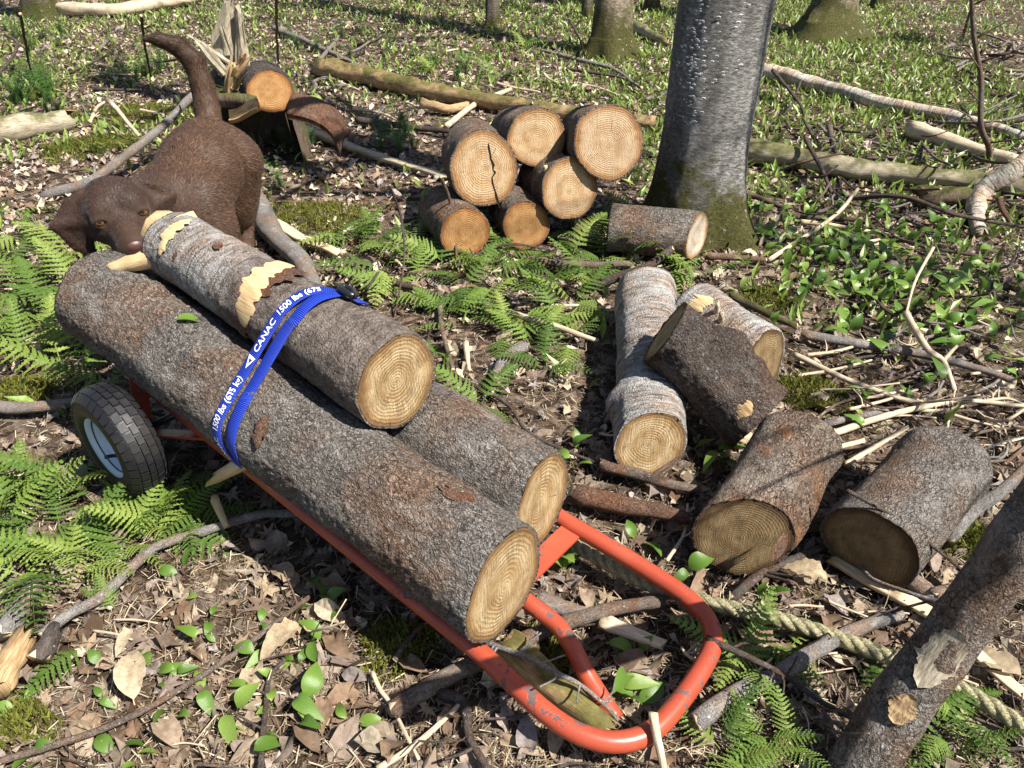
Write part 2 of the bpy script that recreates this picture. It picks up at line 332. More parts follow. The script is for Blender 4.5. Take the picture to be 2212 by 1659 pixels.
c = t.mix(t.ramp(n2, [(.56, 0.), (.7, .5)]), c, (.05, .06, .015)); t.bump(t.math('ADD', n1, sp.outputs[1]), .8, .01); M['soil'] = t.fin(c, .95, .1)
def simple(name, col, rough=.5, spec=.4, metal=0., bumpsc=None, bst=.2, var=None):
    t = NT(name); c = col
    if var:
        n = t.noise(t.co('Object'), var[0], 4, .65); c = t.mix(t.ramp(n, [(.5, 0.), (.64, 1.)]), col, var[1])
    if bumpsc: t.bump(t.noise(t.co('Object'), bumpsc, 4), bst, .002)
    return t.fin(c, rough, spec, Metallic=metal)
M['tyre'] = simple('tyre_rubber', (.009, .009, .011), .5, .4, 0, 60, .3, (9, (.02, .019, .018)))
M['rim'] = simple('rim_grey_blue', (.5, .58, .68), .35, .5)
M['black'] = simple('black_plastic', (.012, .012, .014), .3, .5)
M['white'] = simple('white_print', (.82, .84, .88), .6, .3)
M['sticker'] = simple('paper_sticker', (.66, .67, .68), .6, .3, 0, None, 0, (160, (.35, .35, .36)))
t = NT('orange_paint'); v = t.co('Object'); n = t.noise(t.co('Object', (1, 1, 1)), 26, 5, .7, .4); n2 = t.noise(v, 5, 3)
ch = t.math('MULTIPLY', t.ramp(n, [(.585, 0.), (.6, 1.)]), t.ramp(n2, [(.46, 0.), (.54, 1.)])); c = t.ramp(t.noise(v, 8, 4), [(.3, (.29, .045, .022)), (.6, (.36, .062, .03)), (.8, (.39, .09, .048))])
c = t.mix(ch, c, (.1, .06, .055)); t.bump(t.math('SUBTRACT', t.math('MULTIPLY', t.noise(v, 90, 3), .15), ch), .4, .002); M['orange'] = t.fin(c, t.ramp(ch, [(0, .34), (1, .8)]), .5)
t = NT('strap_webbing'); v = t.co('UV'); wv = t.n('TexWave', bands_direction='Y'); t.t.links.new(v, wv.inputs['Vector']); wv.inputs['Scale'].default_value = 95; wv.inputs['Distortion'].default_value = .3
c = t.mix(t.ramp(wv.outputs[1], [(0, .0), (1, 1.)]), (.008, .02, .2), (.02, .06, .52)); t.bump(wv.outputs[1], .8, .002); M['strap'] = t.fin(c, .5, .35)
t = NT('rope_fibre'); v = t.co('UV'); c = t.ramp(t.noise(t.co('UV', (1, 1, 1)), 200, 4, .7), [(.3, (.13, .115, .06)), (.5, (.3, .275, .16)), (.7, (.45, .42, .29))]); t.bump(t.noise(v, 160, 4), .8, .004); M['rope'] = t.fin(c, .9, .1)
# dog coat: chestnut with lie-of-hair streaks
t = NT('dog_coat'); v = t.co('Object'); st = t.noise(t.co('Object', (1, .28, .4)), 120, 4, .7); bl = t.noise(v, 7, 4); a = t.n('Attribute', attribute_name='Col')
c = t.mix(t.ramp(st, [(.35, .55), (.65, 0.)]), a.outputs[0], (.022, .011, .007)); c = t.mix(t.ramp(bl, [(.48, 0.), (.7, .35)]), c, (.09, .05, .03))
t.bump(st, .55, .003); t.fin(c, .7, .18, Sheen_Weight=.15, Sheen_Roughness=.4); M['coat'] = t.m
t = NT('dog_hair'); a = t.n('Attribute', attribute_name='Col'); M['hair'] = t.fin(a.outputs[0], .55, .3)
M['nose'] = simple('dog_nose', (.075, .035, .03), .34, .45, 0, 300, .4)
M['nostril'] = simple('dog_nostril', (.012, .007, .006), .6, .2)
M['iris'] = simple('dog_iris', (.13, .068, .024), .08, .6)
M['eyelid'] = simple('dog_eye_rim', (.03, .015, .01), .4, .4)
M['mosspad'] = leafmat('moss_strand', None, .8, .2, True, spec=.1)

# ------------------------------------------------------------------ the ground
def gh(x, y):
    x = np.asarray(x, float); y = np.asarray(y, float); P = np.stack([x, y, x*0], -1)
    g = .012*(fbm(P*3.0, 3, 3)-1) + .004*fbm(P*18, 9, 2)
    g = g + .07*np.exp(-((x+1.75)**2/.35+(y-3.45)**2/.22)) + .05*np.exp(-((x-2.6)**2/.3+(y-3.3)**2/.2))
    return g
xs = np.concatenate([-np.geomspace(70, 5.2, 24), np.arange(-5, 5.01, .045), np.geomspace(5.2, 70, 24)])
ys = np.concatenate([-np.geomspace(60, 1.2, 20), np.arange(-1, 9.5, .045), np.geomspace(9.7, 110, 24)])
X, Y = np.meshgrid(xs, ys, indexing='ij'); V = np.stack([X, Y, gh(X, Y)], -1).reshape(-1, 3); ny = len(ys)
i = (np.arange(len(xs)-1)[:, None]*ny + np.arange(ny-1)).ravel(); F = np.stack([i, i+ny, i+ny+1, i+1], -1)
ground = put('forest_floor', V, F, M['soil'], local=True); setp(ground, 'forest floor of dark soil under dry leaf litter', None, None, 'structure'); WO[ground.name] = np.zeros(3)

# ------------------------------------------------------------------ logs
def make_log(name, label, A, B, rA, rB, bark, cutA, cutB, nA=None, nB=None, seed=0, group=None, res=.006, mids=None, amp=.0022, lumps=(), cat='log', oval=.03, lip=True, curve=0.):
    """A, B end centres; nA, nB outward normals of the two saw cuts; lumps: (t, angle, size_t, size_angle, height)"""
    A = np.array(A, float); B = np.array(B, float); L = np.linalg.norm(B-A); a = (B-A)/L
    dn = np.array([0, 0, -1.0]); u = unit(dn-a*dn.dot(a)); v = np.cross(a, u)
    nA = -a if nA is None else unit(nA); nB = a if nB is None else unit(nB)
    base = (A+B)/2; base[2] = min(A[2]-rA, B[2]-rB); R = root(name, base, label, cat, group)
    nth = int(np.clip(2*np.pi*max(rA, rB)/res, 28, 150)); ns = int(np.clip(L/res, 16, 240))
    th = np.linspace(0, 2*np.pi, nth, endpoint=False); rg = np.random.default_rng(seed+100)
    ph = rg.uniform(0, 6.28, 4); prof = 1+oval*np.cos(2*th+ph[0])+.018*np.cos(3*th+ph[1])+.012*np.cos(5*th+ph[2])+.008*np.cos(8*th+ph[3])
    D = u[None]*np.cos(th)[:, None]+v[None]*np.sin(th)[:, None]
    def off(n, r): return -(D@n)*r*prof/(a@n)
    t = np.linspace(0, 1, ns)[:, None]
    s0 = off(nA, rA)[None]; s1 = L+off(nB, rB)[None]
    s = s0*(1-t)+s1*t; rr = (rA*(1-t)+rB*t)*prof[None]
    bow = curve*np.sin(np.pi*t)
    pts = A+a*s[..., None]+D[None]*rr[..., None] + v*bow[..., None]
    sm = (fbm(pts*5+seed*3.7, seed, 2)*.1+fbm(pts*16+seed*1.3, seed+2, 2)*.035)*rr*np.clip(np.minimum(t, 1-t)*8, .15, 1)
    cell = fbm(pts*80+seed, seed+5, 3); fine = fbm(pts*170+seed, seed+8, 2)
    d = sm + amp*(1.3*np.abs(cell)-.3) + amp*.7*fine
    for lt, la, st, sa, hh in lumps:
        da = (th[None]-la+np.pi) % (2*np.pi)-np.pi; d = d + hh*np.exp(-((t-lt)/st)**2-(da/sa)**2)
    edge = np.minimum(t, 1-t)*L; d = d*np.clip(edge/.006, .25, 1)
    V = pts+D[None]*d[..., None]
    # ragged ends, then a lip folding in to the wood
    jit = rg.normal(0, .0016, (2, nth)); V[0] += -a*np.abs(jit[0])[:, None]; V[-1] += a*np.abs(jit[1])[:, None]
    rim0 = A+a*(off(nA, rA*.945))[:, None]+D*(rA*.945*prof)[:, None]+a*.002; rim1 = B+a*(off(nB, rB*.945))[:, None]+D*(rB*.945*prof)[:, None]-a*.002
    VV = np.concatenate([rim0, V.reshape(-1, 3), rim1]); n = ns+2
    i = np.arange(n-1)[:, None]*nth; j = np.arange(nth); F = np.stack([i+j, i+(j+1) % nth, i+nth+(j+1) % nth, i+nth+j], -1).reshape(-1, 4)
    sa = np.concatenate([s[:1]-.005, s, s[-1:]+.005]); uv = np.stack([np.broadcast_to(th*max(rA, rB), sa.shape), sa], -1).reshape(-1, 2)
    put('bark', VV, F[:, ::-1], M[bark], R, uv=uv)
    for C, n_, r, mt, sg in ((A, nA, rA, cutA, 1), (B, nB, rB, cutB, 2)):
        rad = np.linspace(0, 1, 12)[1:]; pc = rg.uniform(-.14, .14, 2)
        q = [C+n_*.0]; uvs = [(-pc[0], -pc[1])]
        for k in rad:
            rk = r*.958*k; pk = C+a*(off(n_, rk))[:, None]+D*(rk*prof)[:, None]
            pk = pk+n_*(fbm(pk*30, seed+sg, 3)*.0022)[:, None]; q += list(pk)
            f = 1-k; uvs += [(np.cos(x)*k-pc[0]*f, np.sin(x)*k-pc[1]*f) for x in th]
        Fq = [(0, 1+j, 1+(j+1) % nth) for j in range(nth)]
        for k in range(len(rad)-1):
            b0 = 1+k*nth; Fq += [(b0+j, b0+nth+j, b0+nth+(j+1) % nth, b0+(j+1) % nth) for j in range(nth)]
        if sg == 1: Fq = [f[::-1] for f in Fq]
        put('cut_end', np.array(q), Fq, M[mt], R, uv=np.array(uvs))
    R_info = dict(root=R, A=A, B=B, a=a, u=u, v=v, rA=rA, rB=rB, L=L)
    return R_info
def on_log(I, t, ang, h=0.):
    """point, outward direction on a log's bark; ang 0 = downward side"""
    r = I['rA']*(1-t)+I['rB']*t; d = I['u']*math.cos(ang)+I['v']*math.sin(ang)
    return I['A']+(I['B']-I['A'])*t+d*(r+h), d
def stub(I, C, axis, r, l, mat='fresh', splinter=True, seed=0, name='branch_stub', mat_side=None):
    """a broken-off branch on a log"""
    rg = np.random.default_rng(seed); axis = unit(axis); Cc = np.array([C+axis*l*x for x in np.linspace(-.3, 1, 7)])
    V, F, caps, uv = tube(Cc, np.linspace(r*1.25, r*.8, 7), 10, .22, seed, 90); V = V.copy()
    if splinter: V[-10:] += axis*rg.uniform(-.2*l, .55*l, (10, 1))
    return put(name, V, [tuple(f) for f in F]+[tuple(c) for c in caps], [M[mat_side or mat], M[mat]], I['root'], uv=uv, mi=[0]*len(F)+[1, 1])
def bark_patch(I, t, ang, lt, la, mat='fresh', h=.0012, seed=0, name='bare_patch'):
    """an irregular patch where bark is torn away, following the log's surface"""
    rg = np.random.default_rng(seed); n = 64; m = 7; q = []; uvs = []
    def nz(k): return fbm(np.stack([np.arange(n)*.22, np.full(n, k*7.7+seed), np.zeros(n)], -1), seed, 3)
    lo, hi = nz(1), nz(2); skew = rg.uniform(-.5, .5)
    for i in range(n):
        f = i/(n-1); w_ = max(0., math.sin(math.pi*f))**.45; dd = (f-.5)*2*la; mid_ = skew*lt*(f-.5)*2
        a_, b_ = mid_-lt*w_*(1+.7*lo[i]), mid_+lt*w_*(1+.7*hi[i])
        for k in range(m):
            e = k/(m-1); dt = a_+(b_-a_)*e; p, d = on_log(I, t+dt/I['L'], ang+dd/I['rA'], h+.002*math.sin(math.pi*e)*w_); q.append(p); uvs.append((dd, dt))
    F = [(i*m+k, i*m+k+1, (i+1)*m+k+1, (i+1)*m+k) for i in range(n-1) for k in range(m-1)]
    return put(name, np.array(q), F, M[mat], I['root'], uv=np.array(uvs))

# cart plane: two rails lie in it; it climbs from the handle towards the wheels
CD = np.array([-.775, .631, 0]); CN = np.array([-.631, -.775, 0]); Q0 = G(1370, 1595, .05); KS = .118
def GP(px, py, dz=0.):
    d = ray(px, py); c = np.array([0, 0, H]); nn = np.array([-KS*CD[0], -KS*CD[1], 1.0])
    return c+d*((Q0+[0, 0, dz]-c)@nn/(d@nn))
def ps(q): return float((q-Q0)@CD)
CA = unit(CD+np.array([0, 0, KS]))          # along the rails, rising
UPN = unit(np.cross(CN, CA)); UPN = UPN if UPN[2] > 0 else -UPN
L1n = GP(1090, 1264, .118); L1f = GP(222, 640, .122)
I1 = make_log('log', 'long thick grey brown log strapped at front of the orange cart, far end beside wheel', L1n, L1f, .099, .106, 'bark', 'cut_saw', 'cut_orange', nA=unit(-(L1f-L1n)+np.array([.25, -.12, .5])*.35), seed=1, group='logs strapped on the cart', res=.0045, amp=.0036, oval=.02, lumps=[(.32, 3.6, .02, .2, .008), (.62, 2.7, .025, .25, .009), (.83, 3.4, .02, .2, .007)])
L2n = GP(1172, 1084, .108); L2f = L2n+(L1f-L1n)*.86
I2 = make_log('log', 'grey log lying behind the front log on the orange cart, under the short top log', L2n, L2f, .094, .097, 'bark', 'cut_saw', 'cut_orange', nA=unit(-(L1f-L1n)+np.array([.3, -.05, .2])), seed=2, group='logs strapped on the cart', res=.005, amp=.002)
L3n = GP(860, 826, .276); L3f = GP(382, 530, .262)
I3 = make_log('log', 'silvery log with torn bark band on top of the cart load', L3n, L3f, .091, .076, 'birch_brown', 'cut_saw', 'fresh', nA=unit(-(L3f-L3n)+np.array([.12, -.1, .1])), seed=3, group='logs strapped on the cart', res=.0045, amp=.0022, lumps=[(.12, 2.0, .1, .5, .004)])
# torn band, stubs and scars on the cart logs
def patch_at(I, px, py, lt, la, mat, seed, h=.0012, name='bare_patch'):
    """patch where the ray of a pixel meets the log"""
    t, ang = hit_log(I, px, py); return bark_patch(I, t, ang, lt, la, mat, h, seed, name)
def hit_log(I, px, py, extra=0.):
    d = ray(px, py); c = np.array([0, 0, H]); a = I['a']; r = (I['rA']+I['rB'])/2+extra
    dp = d-a*d.dot(a); w = c-I['A']; wp = w-a*w.dot(a); A_ = dp@dp; B_ = dp@wp; C_ = wp@wp-r*r; disc = B_*B_-A_*C_
    k = (-B_-math.sqrt(max(disc, 0)))/A_; q = c+d*k; rel = q-I['A']; t = rel@a/I['L']; x = rel-a*(rel@a)
    return t, math.atan2(x@I['v'], x@I['u'])
patch_at(I3, 552, 622, .036, .125, 'red', 44, .0026); patch_at(I3, 560, 608, .027, .1, 'fresh', 4, .0042); patch_at(I3, 366, 500, .016, .06, 'fresh', 47, .004, 'bare_wood')
patch_at(I3, 470, 528, .012, .012, 'red', 5); patch_at(I3, 375, 552, .008, .012, 'red', 6)
for k, (x, y, a_, b_) in enumerate([(308, 663, .02, .025), (990, 1065, .026, .02), (412, 778, .012, .018), (562, 932, .014, .03), (492, 786, .006, .008), (280, 645, .008, .01)]):
    patch_at(I1, x, y, a_, b_, 'red', 10+k, .0006)
patch_at(I2, 972, 915, .008, .01, 'rot', 20); patch_at(I2, 1128, 996, .009, .012, 'red', 21)
t_, an = hit_log(I1, 520, 1010); p_, d_ = on_log(I1, t_, an); stub(I1, p_-d_*.01, G(420, 1062, .11)-p_, .014, .1, 'fresh', True, 3, 'broken_branch_stub', 'fresh')
p_, d_ = on_log(I3, .985, hit_log(I3, 325, 575)[1]); stub(I3, p_-d_*.015, AY(212, 592, 1.5)-p_, .019, .10, 'fresh', True, 8, 'splintered_branch_stub', 'fresh')
p_ = L3f+np.array([0, 0, .008]); stub(I3, p_, np.array([-.1, .05, .12])+I3['a']*.8, .058, .06, 'fresh', False, 9, 'bare_wood_knob', 'fresh')

# ------------------------------------------------------------------ the hand cart
def parttube(name, C, R, mat, parent, nth=14, **k):
    V, F, caps, uv = tube(C, R, nth, **k); return put(name, V, [tuple(f) for f in F]+[tuple(c) for c in caps], M[mat], parent, uv=uv)
def boxbar(name, A, B, w, th, wd, mat, parent):
    """flat bar from A to B, width w along wd"""
    A = np.array(A, float); B = np.array(B, float); a = unit(B-A); x = unit(np.array(wd)-a*np.dot(wd, a)); z = np.cross(a, x); V = []
    for P in (A, B):
        for i, j in ((-1, -1), (1, -1), (1, 1), (-1, 1)): V.append(P+x*i*w/2+z*j*th/2)
    return put(name, V, [(3, 2, 1, 0), (4, 5, 6, 7), (0, 1, 5, 4), (1, 2, 6, 5), (2, 3, 7, 6), (3, 0, 4, 7)], M[mat], parent, smooth=False)
cart = root('hand_cart', [Q0[0]-.4, Q0[1]+.35, 0], 'orange two-wheeled hand cart carrying three strapped logs', 'hand cart')
left_near = GP(1030, 1404); left_far = left_near+CA*1.03; right_top = GP(1232, 1132); right_far = right_top+CA*(1.03-(ps(right_top)-ps(left_near))/CA[:2].dot(CD[:2]))
up = [GP(x, y) for x, y in [(1100, 1468), (1175, 1536), (1240, 1580), (1310, 1602), (1370, 1597), (1420, 1570), (1472, 1510), (1518, 1442), (1540, 1390), (1529, 1340), (1488, 1294), (1420, 1246), (1330, 1190)]]
parttube('frame_tube', catmull([left_far+(left_near-left_far)*k/12 for k in range(13)]+up+[right_top+(right_far-right_top)*k/12 for k in range(13)], 190), .0165, 'orange', cart, 16)
mid = [GP(1010, 1205, -.004), GP(1090, 1262, -.004), GP(1150, 1308, -.006), GP(1203, 1350, -.012), G(1240, 1405, .058), G(1275, 1470, .036), G(1330, 1555, .014)]
parttube('support_leg', catmull(mid, 40), .0155, 'orange', cart, 14)
def across(q, lo=0., hi=1.):                     # ends of a cross bar between the rails
    s = (q-left_near)@CA; A = left_near+CA*s; B = A-CN*((right_top-left_near)@(-CN)); return A, B
for k, q in enumerate([GP(1228, 1152), left_near+CA*.55, left_near+CA*.95]):
    A, B = across(q); boxbar('cross_bar', A-UPN*.002, B-UPN*.002, .042, .006, CA, 'orange', cart)
WR = .128; WW = .082
wc = G(258, 952, WR+.006)
def bracket(sg, railfar):
    e1 = railfar+CA*-.02; ax = np.array([wc[0], wc[1], WR+.006])
    ax = ax+(-CN)*(WW/2+.02) if sg == 0 else ax+(-CN)*(((right_top-left_near)@(-CN))+WW/2+.10)
    e2 = railfar-CA*.30
    low = ax.copy(); low[2] = WR+.002
    boxbar('bracket_bar', e1, low+CA*.01, .034, .005, CN, 'orange', cart); boxbar('bracket_bar', low-CA*.015-np.array([0, 0, .002]), e2, .028, .005, CN, 'orange', cart)
    return low
b0 = bracket(0, left_far); b1 = bracket(1, right_far)
parttube('axle', [b0+CN*(WW/2+.028), b1-CN*(WW/2+.028)], .008, 'black', cart, 10)
def wheel(c, parent, sgn):
    """lathe round the axle direction CN; tread blocks are real"""
    ax = CN*sgn; f = CD; z = np.array([0, 0, 1.0])
    W = bpy.data.objects.new('wheel', None); COL.objects.link(W); W.parent = parent; W.location = c-WO[parent.name]; WO[W.name] = np.array(c, float)
    def lathe(prof, n=72):
        prof = np.array(prof); q = []
        for k in range(n):
            x = 2*math.pi*k/n; rd = f*math.cos(x)+z*math.sin(x)
            q += [c+ax*h+rd*r for r, h in prof]
        m = len(prof); F = [(k*m+j, k*m+j+1, ((k+1) % n)*m+j+1, ((k+1) % n)*m+j) for k in range(n) for j in range(m-1)]
        return np.array(q), F
    hw = WW/2
    cs = [(.062, -hw*.55), (.068, -hw*.8), (.08, -hw*.98), (.095, -hw*1.0), (.112, -hw*.9), (.121, -hw*.72), (.1245, -hw*.35), (.1255, 0), (.1245, hw*.35), (.121, hw*.72), (.112, hw*.9), (.095, hw), (.08, hw*.98), (.068, hw*.8), (.062, hw*.55)]
    V, F = lathe(cs); ty = put('tyre', V, F, M['tyre'], W)
    # tread blocks
    bv = []; bf = []; N = 34
    for k in range(N):
        for row, (h0, h1, ra, rb) in enumerate([(-.95, -.62, .108, .122), (-.56, -.2, .1215, .1255), (-.15, .15, .1255, .1262), (.2, .56, .1255, .1215), (.62, .95, .122, .108)]):
            x0 = 2*math.pi*(k+(.5 if row % 2 else 0))/N; x1 = x0+2*math.pi/N*.8; b = len(bv)
            for lift in (-.004, .0042):
                for x, h, r in ((x0, h0, ra), (x1, h0, ra), (x1, h1, rb), (x0, h1, rb)):
                    bv.append(c+ax*h*hw*(1.0+.05*(lift > 0))+(f*math.cos(x)+z*math.sin(x))*(r+lift))
            bf += [tuple(b+i for i in q) for q in ((4, 5, 6, 7), (0, 1, 5, 4), (1, 2, 6, 5), (2, 3, 7, 6), (3, 0, 4, 7))]
    tr = put('tread', np.array(bv), bf, M['tyre'], W, smooth=False)
    V, F = lathe([(.0, .004), (.016, .004), (.018, .022), (.02, .022), (.022, -.012), (.04, -.014), (.054, -.01), (.059, .004), (.064, hw*.68), (.07, hw*.86), (.072, hw*.8), (.062, hw*.5), (.05, -hw*.5), (.062, -hw*.7)]); put('rim', V, F, M['rim'], W)
    if sgn > 0:
        ang = 2.3; q = []
        for i in range(5):
            for j in range(2):
                x = ang-.42+i*.21; r = .055 if j else .03; rd = f*math.cos(x)+z*math.sin(x); q.append(c+ax*(-.0055 if j else -.0095)+rd*r)
        put('paper_label', np.array(q), [(i*2, i*2+1, i*2+3, i*2+2) for i in range(4)], M['sticker'], W)
        rd = f*math.cos(-1.2)+z*math.sin(-1.2); parttube('valve_stem', [c+ax*.008+rd*.047, c+ax*.024+rd*.036, c+ax*.034+rd*.032], .0042, 'black', W, 8)
    return W
wheel(wc, cart, 1); wheel(b1-CN*(WW/2+.02), cart, -1)

# ------------------------------------------------------------------ the blue strap
def strap_pt(px, py, ex=.006):
    """a pixel of the strap: on the top log above, on the front log below, straight between"""
    if py < 722: t, an = hit_log(I3, px, py, ex); return on_log(I3, t, an, ex)
    t, an = hit_log(I1, px, py, ex); return on_log(I1, t, an, ex)
def band(name, pix, parent, w=.026, nsub=90):
    up_ = [q for q in pix if q[1] < 722]; lo = [q for q in pix if q[1] > 800]
    pts = [strap_pt(*q) for q in lo]+[strap_pt(*q) for q in up_]
    C = catmull([p for p, d in pts], nsub); Nn = catmull([d for p, d in pts], nsub)
    T = np.gradient(C, axis=0); T /= np.linalg.norm(T, axis=1)[:, None]; Nn -= T*(Nn*T).sum(1)[:, None]; Nn /= np.linalg.norm(Nn, axis=1)[:, None]
    S = np.cross(Nn, T); s = np.r_[0, np.cumsum(np.linalg.norm(np.diff(C, axis=0), axis=1))]
    V = np.stack([C-S*w/2-Nn*.0008, C-S*w*.46+Nn*.0006, C+S*w*.46+Nn*.0006, C+S*w/2-Nn*.0008, C-Nn*.0012], 1).reshape(-1, 3)
    uv = np.stack([np.broadcast_to(np.array([0, .1, .9, 1, .5])*w, (nsub, 5)), np.broadcast_to(s[:, None], (nsub, 5))], -1).reshape(-1, 2)
    F = []
    for k in range(nsub-1):
        for a, b in ((0, 1), (1, 2), (2, 3), (3, 4), (4, 0)): F.append((k*5+a, k*5+b, (k+1)*5+b, (k+1)*5+a))
    o = put(name, V, F, M['strap'], parent, uv=uv); return o, C, S, Nn, s
strap = root('ratchet_strap', strap_pt(508, 1001)[0], 'blue webbing strap with white lettering round the logs on the cart', 'strap')
lp = [(510, 1004), (486, 976), (469, 946), (468, 915), (478, 890), (495, 859), (514, 826), (592, 698), (617, 665), (645, 643), (672, 632), (700, 629), (728, 634)]
rp = [(513, 1006), (498, 962), (504, 918), (526, 868), (545, 836), (615, 721), (638, 692), (662, 664), (689, 646), (722, 638), (738, 637)]
bandL, CL, SL, NL, sL = band('webbing', lp, strap); bandR, *_r = band('webbing', rp, strap)
tp = [(742, 636), (756, 644), (770, 652), (784, 661)]; bt, CT, ST, NT_, sT = band('webbing', [(x, y) for x, y in tp], strap, nsub=12)
def text_mesh(txt):
    cu = bpy.data.curves.new('print', 'FONT'); cu.body = txt; cu.resolution_u = 3; cu.offset = .018; o = bpy.data.objects.new('print', cu); COL.objects.link(o)
    dg = bpy.context.evaluated_depsgraph_get(); me = o.evaluated_get(dg).to_mesh(); V = np.array([v.co[:] for v in me.vertices]); F = [tuple(p.vertices) for p in me.polygons]
    o.evaluated_get(dg).to_mesh_clear(); bpy.data.objects.remove(o); return V, F
def on_band(V, C, S, Nn, s, s0, h):
    """x along the band, y across it (letter tops towards the left edge)"""
    out = []
    for x, y in V[:, :2]:
        k = np.clip(s0+x, 0, s[-1]); c = np.array([np.interp(k, s, C[:, i]) for i in range(3)]); S_ = np.array([np.interp(k, s, S[:, i]) for i in range(3)]); n = np.array([np.interp(k, s, Nn[:, i]) for i in range(3)])
        out.append(c+S_*y+n*h)
    return np.array(out)
def near_s(px, py): X_, Y_, _ = PX(CL); return sL[np.argmin((X_-px)**2+(Y_-py)**2)]
sgn = 1.0 if PX(CL[45]+SL[45]*.01)[0] < PX(CL[45])[0] else -1.0
def lettering(txt, p0, p1, name, hgt=.0145, bold=.0):
    V, F = text_mesh(txt); x0, x1 = V[:, 0].min(), V[:, 0].max(); y1 = V[:, 1].max(); s0, s1 = near_s(*p0), near_s(*p1)
    V[:, 0] = (V[:, 0]-x0)/(x1-x0)*(s1-s0); V[:, 1] = (V[:, 1]/y1-.42)*hgt*sgn
    put(name, on_band(V, CL, SL, NL, sL, s0, .0016), F, M['white'], strap, smooth=False)
lettering('1500 lbs (675 kg)', (465, 927), (524, 816), 'load_lettering'); lettering('CANAC', (556, 760), (598, 690), 'name_lettering', .0125)
lettering('1500 lbs (675', (602, 679), (690, 629), 'load_lettering'); lettering('CANAC', (498, 992), (470, 942), 'name_lettering', .0125)
tri = np.array([[-.5, -.5], [.5, .0], [-.5, .5], [-.26, -.24], [.12, .0], [-.26, .24]]); s0 = near_s(546, 784)
tri = tri[:, ::1]*[.026, .019]; tri[:, 0] *= -1
put('triangle_mark', on_band(tri, CL, SL, NL, sL, s0, .0016), [(0, 1, 4, 3), (1, 2, 5, 4), (2, 0, 3, 5)], M['white'], strap, smooth=False)
# flat oval cam buckle
bc, bd = strap_pt(749, 634, .012); n = bd; tx = unit(strap_pt(764, 652, .012)[0]-strap_pt(733, 622, .012)[0]); ty = np.cross(n, tx)
ring = [bc+tx*.026*math.cos(x)+ty*.012*math.sin(x)+n*.002 for x in np.linspace(0, 2*math.pi, 41)]
V, F, caps, uv = tube(np.array(ring), .006, 10, cap=False); put('buckle', V, F, M['black'], strap, uv=uv)
for k in range(2): boxbar('buckle_bar', bc+tx*(.008-.016*k)-ty*.012, bc+tx*(.008-.016*k)+ty*.012, .006, .004, tx, 'black', strap)

# ------------------------------------------------------------------ log pile and the cut logs on the ground
PA = unit([-.22, 1, -.24])
def pile(label, px, py, z, r, ln, cut, seed, ax=PA, n=None, bark='bark2', ov=.03, Y=None):
    A = G(px, py, z) if Y is None else AY(px, py, Y); I = make_log('log', label, A, A+ax*ln, r, r*1.02, bark, cut, cut, nA=n, seed=seed, group='sawn logs in the pile beside the tree', res=.008, oval=ov); return I
p5 = pile('small orange-ended log at bottom left of the pile', 1005, 503, .093, .088, .34, 'cut_orange', 31, unit([-.34, 1, -.12]))
p6 = pile('orange-ended log at bottom middle of the pile', 1137, 487, .09, .086, .34, 'cut_orange', 32, unit([-.2, 1, -.12]))
Yb = p5['A'][1]
p4 = pile('log end crossed by fine twig shadows, right in the middle row of the pile', 1230, 408, 0, .103, .36, 'cut', 33, Y=Yb+.1)
p1 = pile('largest log with a long crack across its pale end', 1045, 365, 0, .122, .36, 'cut', 34, unit([-.16, 1, -.16]), n=unit([.03, -1, .3]), Y=Yb+.14, ov=.05)
p2 = pile('round log at the top middle of the pile', 1160, 297, 0, .105, .36, 'cut', 35, Y=Yb+.30)
p3 = pile('palest round log at the top right of the pile against the tree', 1315, 308, 0, .122, .36, 'cut_pink', 36, unit([-.08, 1, -.26]), Y=Yb+.13)
# crack in the largest log: shade of the gap painted as a flat dark strip
ck = [(1055, 309, 1), (1056, 318, 4), (1059, 332, 3), (1060, 343, 4), (1066, 356, 5), (1065, 366, 2), (1070, 372, 4), (1063, 384, 2), (1065, 398, 3), (1070, 412, 2), (1073, 426, 5), (1077, 440, 4), (1080, 450, 2)]; q = []
nrm = unit([.03, -1, .3])
for x, y, w_ in ck:
    d = ray(x, y); c0 = np.array([0, 0, H]); k = (p1['A']-c0)@nrm/(d@nrm); q += [c0+d*k+nrm*.0012+np.array([-w_*.0009, 0, 0]), c0+d*k+nrm*.0012+np.array([w_*.0009, 0, 0])]
put('crack', np.array(q), [(2*i, 2*i+1, 2*i+3, 2*i+2) for i in range(len(ck)-1)], M['nostril'], p1['root'], smooth=False)
GR = 'short cut logs lying right of the cart'
def short(label, a, b, rA, rB, bark, ca, cb, seed, **k): return make_log('log', label, a, b, rA, rB, bark, ca, cb, seed=seed, group=GR, res=.0055, **k)
q1 = short('long grey birch log lying straight away under the dark crooked log', G(1405, 962, .08), G(1395, 632, .09), .079, .088, 'birch', 'cut_saw', 'cut_old', 41, nA=unit([.02, -1, .25]), lumps=[(.22, 1.6, .05, .5, .02)])
q2 = short('silver birch log with torn pale far end behind the dark crooked log', G(1652, 782, .085), G(1500, 672, .09), .086, .086, 'birch', 'cut_old', 'fresh', 42, nA=unit([.62, -.75, .15]))
q3 = short('dark crooked knobbly log propped across the birch log', G(1437, 718, .235), G(1640, 905, .10), .082, .09, 'barkdark', 'cut_saw', 'cut_old', 43, nA=unit([-.75, .25, .45]), lumps=[(.48, 2.5, .16, .35, .034), (.72, 2.0, .1, .4, .026), (.4, 3.3, .14, .35, -.022), (.15, 3.9, .1, .5, .015)], amp=.0045)
